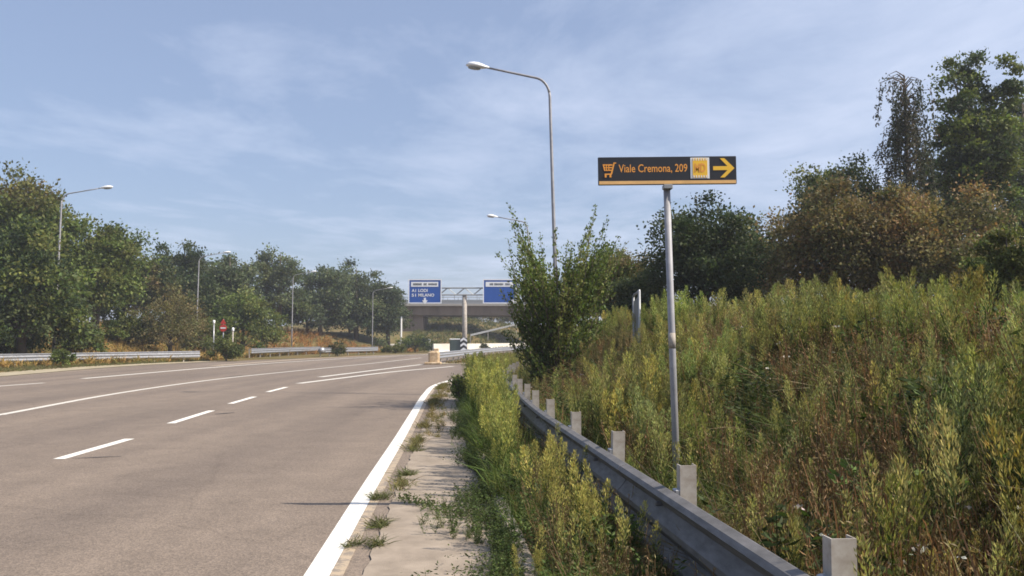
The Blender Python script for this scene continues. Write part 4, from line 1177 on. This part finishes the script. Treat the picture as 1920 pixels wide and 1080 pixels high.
P = verge_points(200, 3.6, 12, .0, .95); V, C = scatter(LW, P, g.uniform(.4, .85, len(P)), g); BV.append(V); BC.append(C)
# weeds beyond the bend on the ramp's outer edge
P = verge_points(900, 29, 46, -.3, 1.1); V, C = scatter(HW, P, g.uniform(.6, 1.1, len(P)), g); BV.append(V); BC.append(C)
quads('verge_weeds', np.concatenate(BV), np.concatenate(BC), M['weed'])
tag(bpy.data.objects['verge_weeds'], kind='stuff', label='dense green and yellow weeds between kerb and near guardrail')

# low creeping plants spilling over the kerb on to the footway
BV, BC = [], []
n = 11000; y = 4.0 + 24 * g.uniform(size=n) ** 1.3
edge = KERB(y) + .06; w = np.clip(.09 + .16 * noise2(y, y * 0, 1.4, 4), .04, .34)
x = edge - np.abs(g.normal(size=n)) * w
ok = x > E(y) + .45
P = np.stack([x, y, .014 + np.abs(g.normal(size=n)) * .06], 1)[ok]; n = len(P)
a = g.uniform(0, 6.28, n); V = leaves(P, np.stack([np.cos(a), np.sin(a), g.uniform(0, .7, n)], 1), g.uniform(.014, .036, n), .014, g)
BV.append(V); BC.append(jitter((.085, .105, .035), n, .3, g))
n = 1300; y = 3.8 + 22 * g.uniform(size=n) ** 1.2; x = KERB(y) + .05 - np.abs(g.normal(size=n)) * np.clip(.12 + .16 * noise2(y, y * 0, 1.2, 44), .04, .36) * np.where(y < 7.5, 1.35, 1)
ok = x > E(y) + .5; P = np.stack([x, y, np.full(n, .012)], 1)[ok]
V, C = scatter(LW, P, g.uniform(.16, .5, len(P)), g, tint=np.tile([.95, .95, 1.0], (len(P), 1))); BV.append(V); BC.append(C)
V, C = scatter(TG, P[::3], g.uniform(.2, .5, len(P[::3])), g); BV.append(V); BC.append(C)
# one long runner across the footway
n = 620; t = g.uniform(size=n); xa, ya = -1.12, 8.7; xb, yb = -.25, 7.7
x = xa + (xb - xa) * t + g.normal(size=n) * .05; y = ya + (yb - ya) * t ** .8 + g.normal(size=n) * (.06 + .12 * t)
P = np.stack([x, y, .014 + np.abs(g.normal(size=n)) * .03], 1); a = g.uniform(0, 6.28, n)
BV.append(leaves(P, np.stack([np.cos(a), np.sin(a), g.uniform(0, .8, n)], 1), g.uniform(.018, .042, n), .018, g)); BC.append(jitter((.105, .13, .042), n, .25, g))
# dry moss and grass along the joint by the edge line
n = 700; y = 4.5 + 26 * g.uniform(size=n); f = noise2(y, y * 0, 1.6, 6); y = y[f > .1]; n = len(y)
P = np.stack([E(y) + .36 + g.normal(size=n) * .045, y, np.full(n, .012)], 1)
V, C = scatter([tuft(g, .12, (.15, .13, .045), 16, .9, .006), tuft(g, .10, (.11, .12, .04), 16, 1.0, .006)], P, g.uniform(.4, 1.2, n) * (1 + .02 * y), g); BV.append(V); BC.append(C)
n = 150; y = g.uniform(14, 30, n); P = np.stack([E(y) + .35 + g.uniform(0, .5, n) ** 1.5, y, np.full(n, .012)], 1)
V, C = scatter([tuft(g, .2, (.22, .17, .06), 20, .8), tuft(g, .2, (.17, .15, .05), 20, .8)], P, g.uniform(.5, 1.2, n), g); BV.append(V); BC.append(C)
quads('creeping_weeds', np.concatenate(BV), np.concatenate(BC), M['weed'])
tag(bpy.data.objects['creeping_weeds'], kind='stuff', label='low creeping weeds over the kerb and footway joint')

# left verge and dry slopes
BV, BC = [], []
n = 5000; y = 28 + 92 * g.uniform(size=n); x = LT(y) + 3 - 16 * g.uniform(size=n) ** 1.2
P = np.stack([x, y, np.maximum(terrain(x, y), .0)], 1)
red = smooth01((y - 88) / 12)[:, None]
tn = (np.array([1.9, 1.8, 1.6]) * (1 - red) + np.array([1.75, 1.3, 1.1]) * red)
V, C = scatter([tuft(g, 1.0, c, 12, .5, .05) for c in ((.21, .15, .06), (.18, .12, .045), (.14, .13, .045))], P, g.uniform(.5, 1.1, n), g, tint=tn); BV.append(V); BC.append(C)
n = 2600; y = 30 + 36 * g.uniform(size=n); t = g.uniform(size=n); x = LB(y) - 1.8 + (l1(y) - .8 - LB(y) + 1.8) * t
P = np.stack([x, y, np.full(n, .0)], 1)
V, C = scatter([tuft(g, .3, c, 12, .6, .02) for c in ((.13, .13, .05), (.19, .16, .07))], P, g.uniform(.4, .9, n), g); BV.append(V); BC.append(C)
# greens beyond the bend
n = 3000; y = 122 + 60 * g.uniform(size=n); x = g.uniform(-17, 22, n); P = np.stack([x, y, np.maximum(terrain(x, y), 0)], 1)
V, C = scatter([tuft(g, 1.3, c, 12, .5, .08) for c in ((.12, .13, .04), (.16, .15, .045), (.09, .11, .03))], P, g.uniform(.4, 1.0, n), g); BV.append(V); BC.append(C)
n = 900; y = 58 + 50 * g.uniform(size=n); x = GORE(y) + .5 + g.uniform(0, 3, n); P = np.stack([x, y, np.full(n, .03)], 1)
V, C = scatter([tuft(g, .4, c, 12, .6, .03) for c in ((.15, .14, .05), (.22, .15, .06))], P, g.uniform(.4, 1.1, n), g); BV.append(V); BC.append(C)
quads('dry_grass', np.concatenate(BV), np.concatenate(BC), M['weed'])
tag(bpy.data.objects['dry_grass'], kind='stuff', label='dry yellow and reddish grass on the far verges')

# ------------------------------------------------------------------ single plants one can point at
def plant(name, label, x, y, parts, z=None, group=None, cat='plant'):
    zz = float(terrain(x, y)) if z is None else z
    VV = np.concatenate([p[0] for p in parts]); CC = np.concatenate([p[1] for p in parts])
    o = quads(name, VV, CC, M['weed']); o.location = (x, y, zz)
    return tag(o, label, cat, group)
def clump(tpl, n, spread, smin, smax):
    P = np.concatenate([g.normal(size=(n, 2)) * spread, np.zeros((n, 1))], 1)
    return scatter(tpl, P, g.uniform(smin, smax, n), g)
plant('goldenrod', 'tall yellow-tipped weed clump by the guardrail nearest the viewer, left of its dark face', .30, 6.5, [clump(HWG, 8, .05, .55, .78)], .07, 'yellow-headed weeds by the near guardrail')
plant('goldenrod', 'shorter broad yellow-headed clump against the dark guardrail face', .50, 5.9, [clump(HWG, 12, .08, .45, .66)], .07, 'yellow-headed weeds by the near guardrail')
plant('goldenrod', 'yellow-headed clump at the bottom edge beside the kerb', .14, 5.0, [clump(HWG, 7, .05, .30, .46)], .07, 'yellow-headed weeds by the near guardrail')
for (x, y, sc, lab) in ((.55, 7.7, .62, 'thin single green stalk in front of the guardrail face, the nearer of two'), (.50, 8.8, .68, 'thin single green stalk in front of the guardrail face, the farther of two')):
    plant('weed_stalk', lab, x, y, [clump(HW[:1], 1, 0, sc, sc)], .07)
plant('bank_goldenrod', 'pale yellow weed spire on the crest below the dark round-headed tree', *D(1343, 560, 15)[[0, 1]], [clump(HW, 5, .06, 1.0, 1.2)])
plant('bank_goldenrod', 'broad yellow weed clump on the crest below the left edge of the brown tree', *D(1452, 560, 14)[[0, 1]], [clump(HW + HWG, 16, .2, 1.0, 1.25)])
plant('bank_goldenrod', 'bright green weed spire low on the bank near the right edge', *D(1840, 960, 4.6)[[0, 1]], [clump(HW, 7, .05, .5, .7)])
plant('reed_clump', 'pale blue-green clump of long grass on the bank near the right edge', *D(1800, 640, 9.5)[[0, 1]], [clump([tuft(g, .95, (.10, .14, .065), 40, .4, .012)], 9, .22, .8, 1.1)], cat='grass clump')
plant('leafy_weed', 'leafy dark green weed with pale tips against the guardrail face', .62, 5.6, [clump(LW, 9, .09, .7, 1.0)], .07)
plant('dry_weed', 'rusty brown dried weed under the nearest guardrail span', .66, 4.9, [clump(DW, 22, .12, .5, .8)], .07)
for (px, py, lab) in ((712, 936, 'flat grass tuft by the edge line at the shadow of the sign'), (690, 1026, 'grass tuft in the footway joint nearest the bottom edge'), (752, 893, 'olive grass tuft in the joint beyond the sign shadow'), (708, 990, 'small grass tuft between the two nearest tufts of the joint')):
    p = G(px, py); plant('grass_tuft', lab, p[0], p[1], [clump([tuft(g, .17, (.11, .12, .045), 40, 1.1, .007)], 4, .05, .7, 1.1)], .012, 'grass tufts in the footway joint', 'grass tuft')

# ------------------------------------------------------------------ summer haze
hm = bpy.data.materials.new('haze'); hm.use_nodes = True
hn = hm.node_tree.nodes; hn.clear(); ho_ = hn.new('ShaderNodeOutputMaterial'); hv = hn.new('ShaderNodeVolumePrincipled')
hv.inputs['Color'].default_value = (.88, .92, 1, 1); hv.inputs['Density'].default_value = .0007; hv.inputs['Anisotropy'].default_value = .2
hm.node_tree.links.new(hv.outputs[0], ho_.inputs['Volume'])
hz = MB().box((0, 1400, 12), (3000, 3000, 30)).build('haze', hm); tag(hz, kind='stuff')
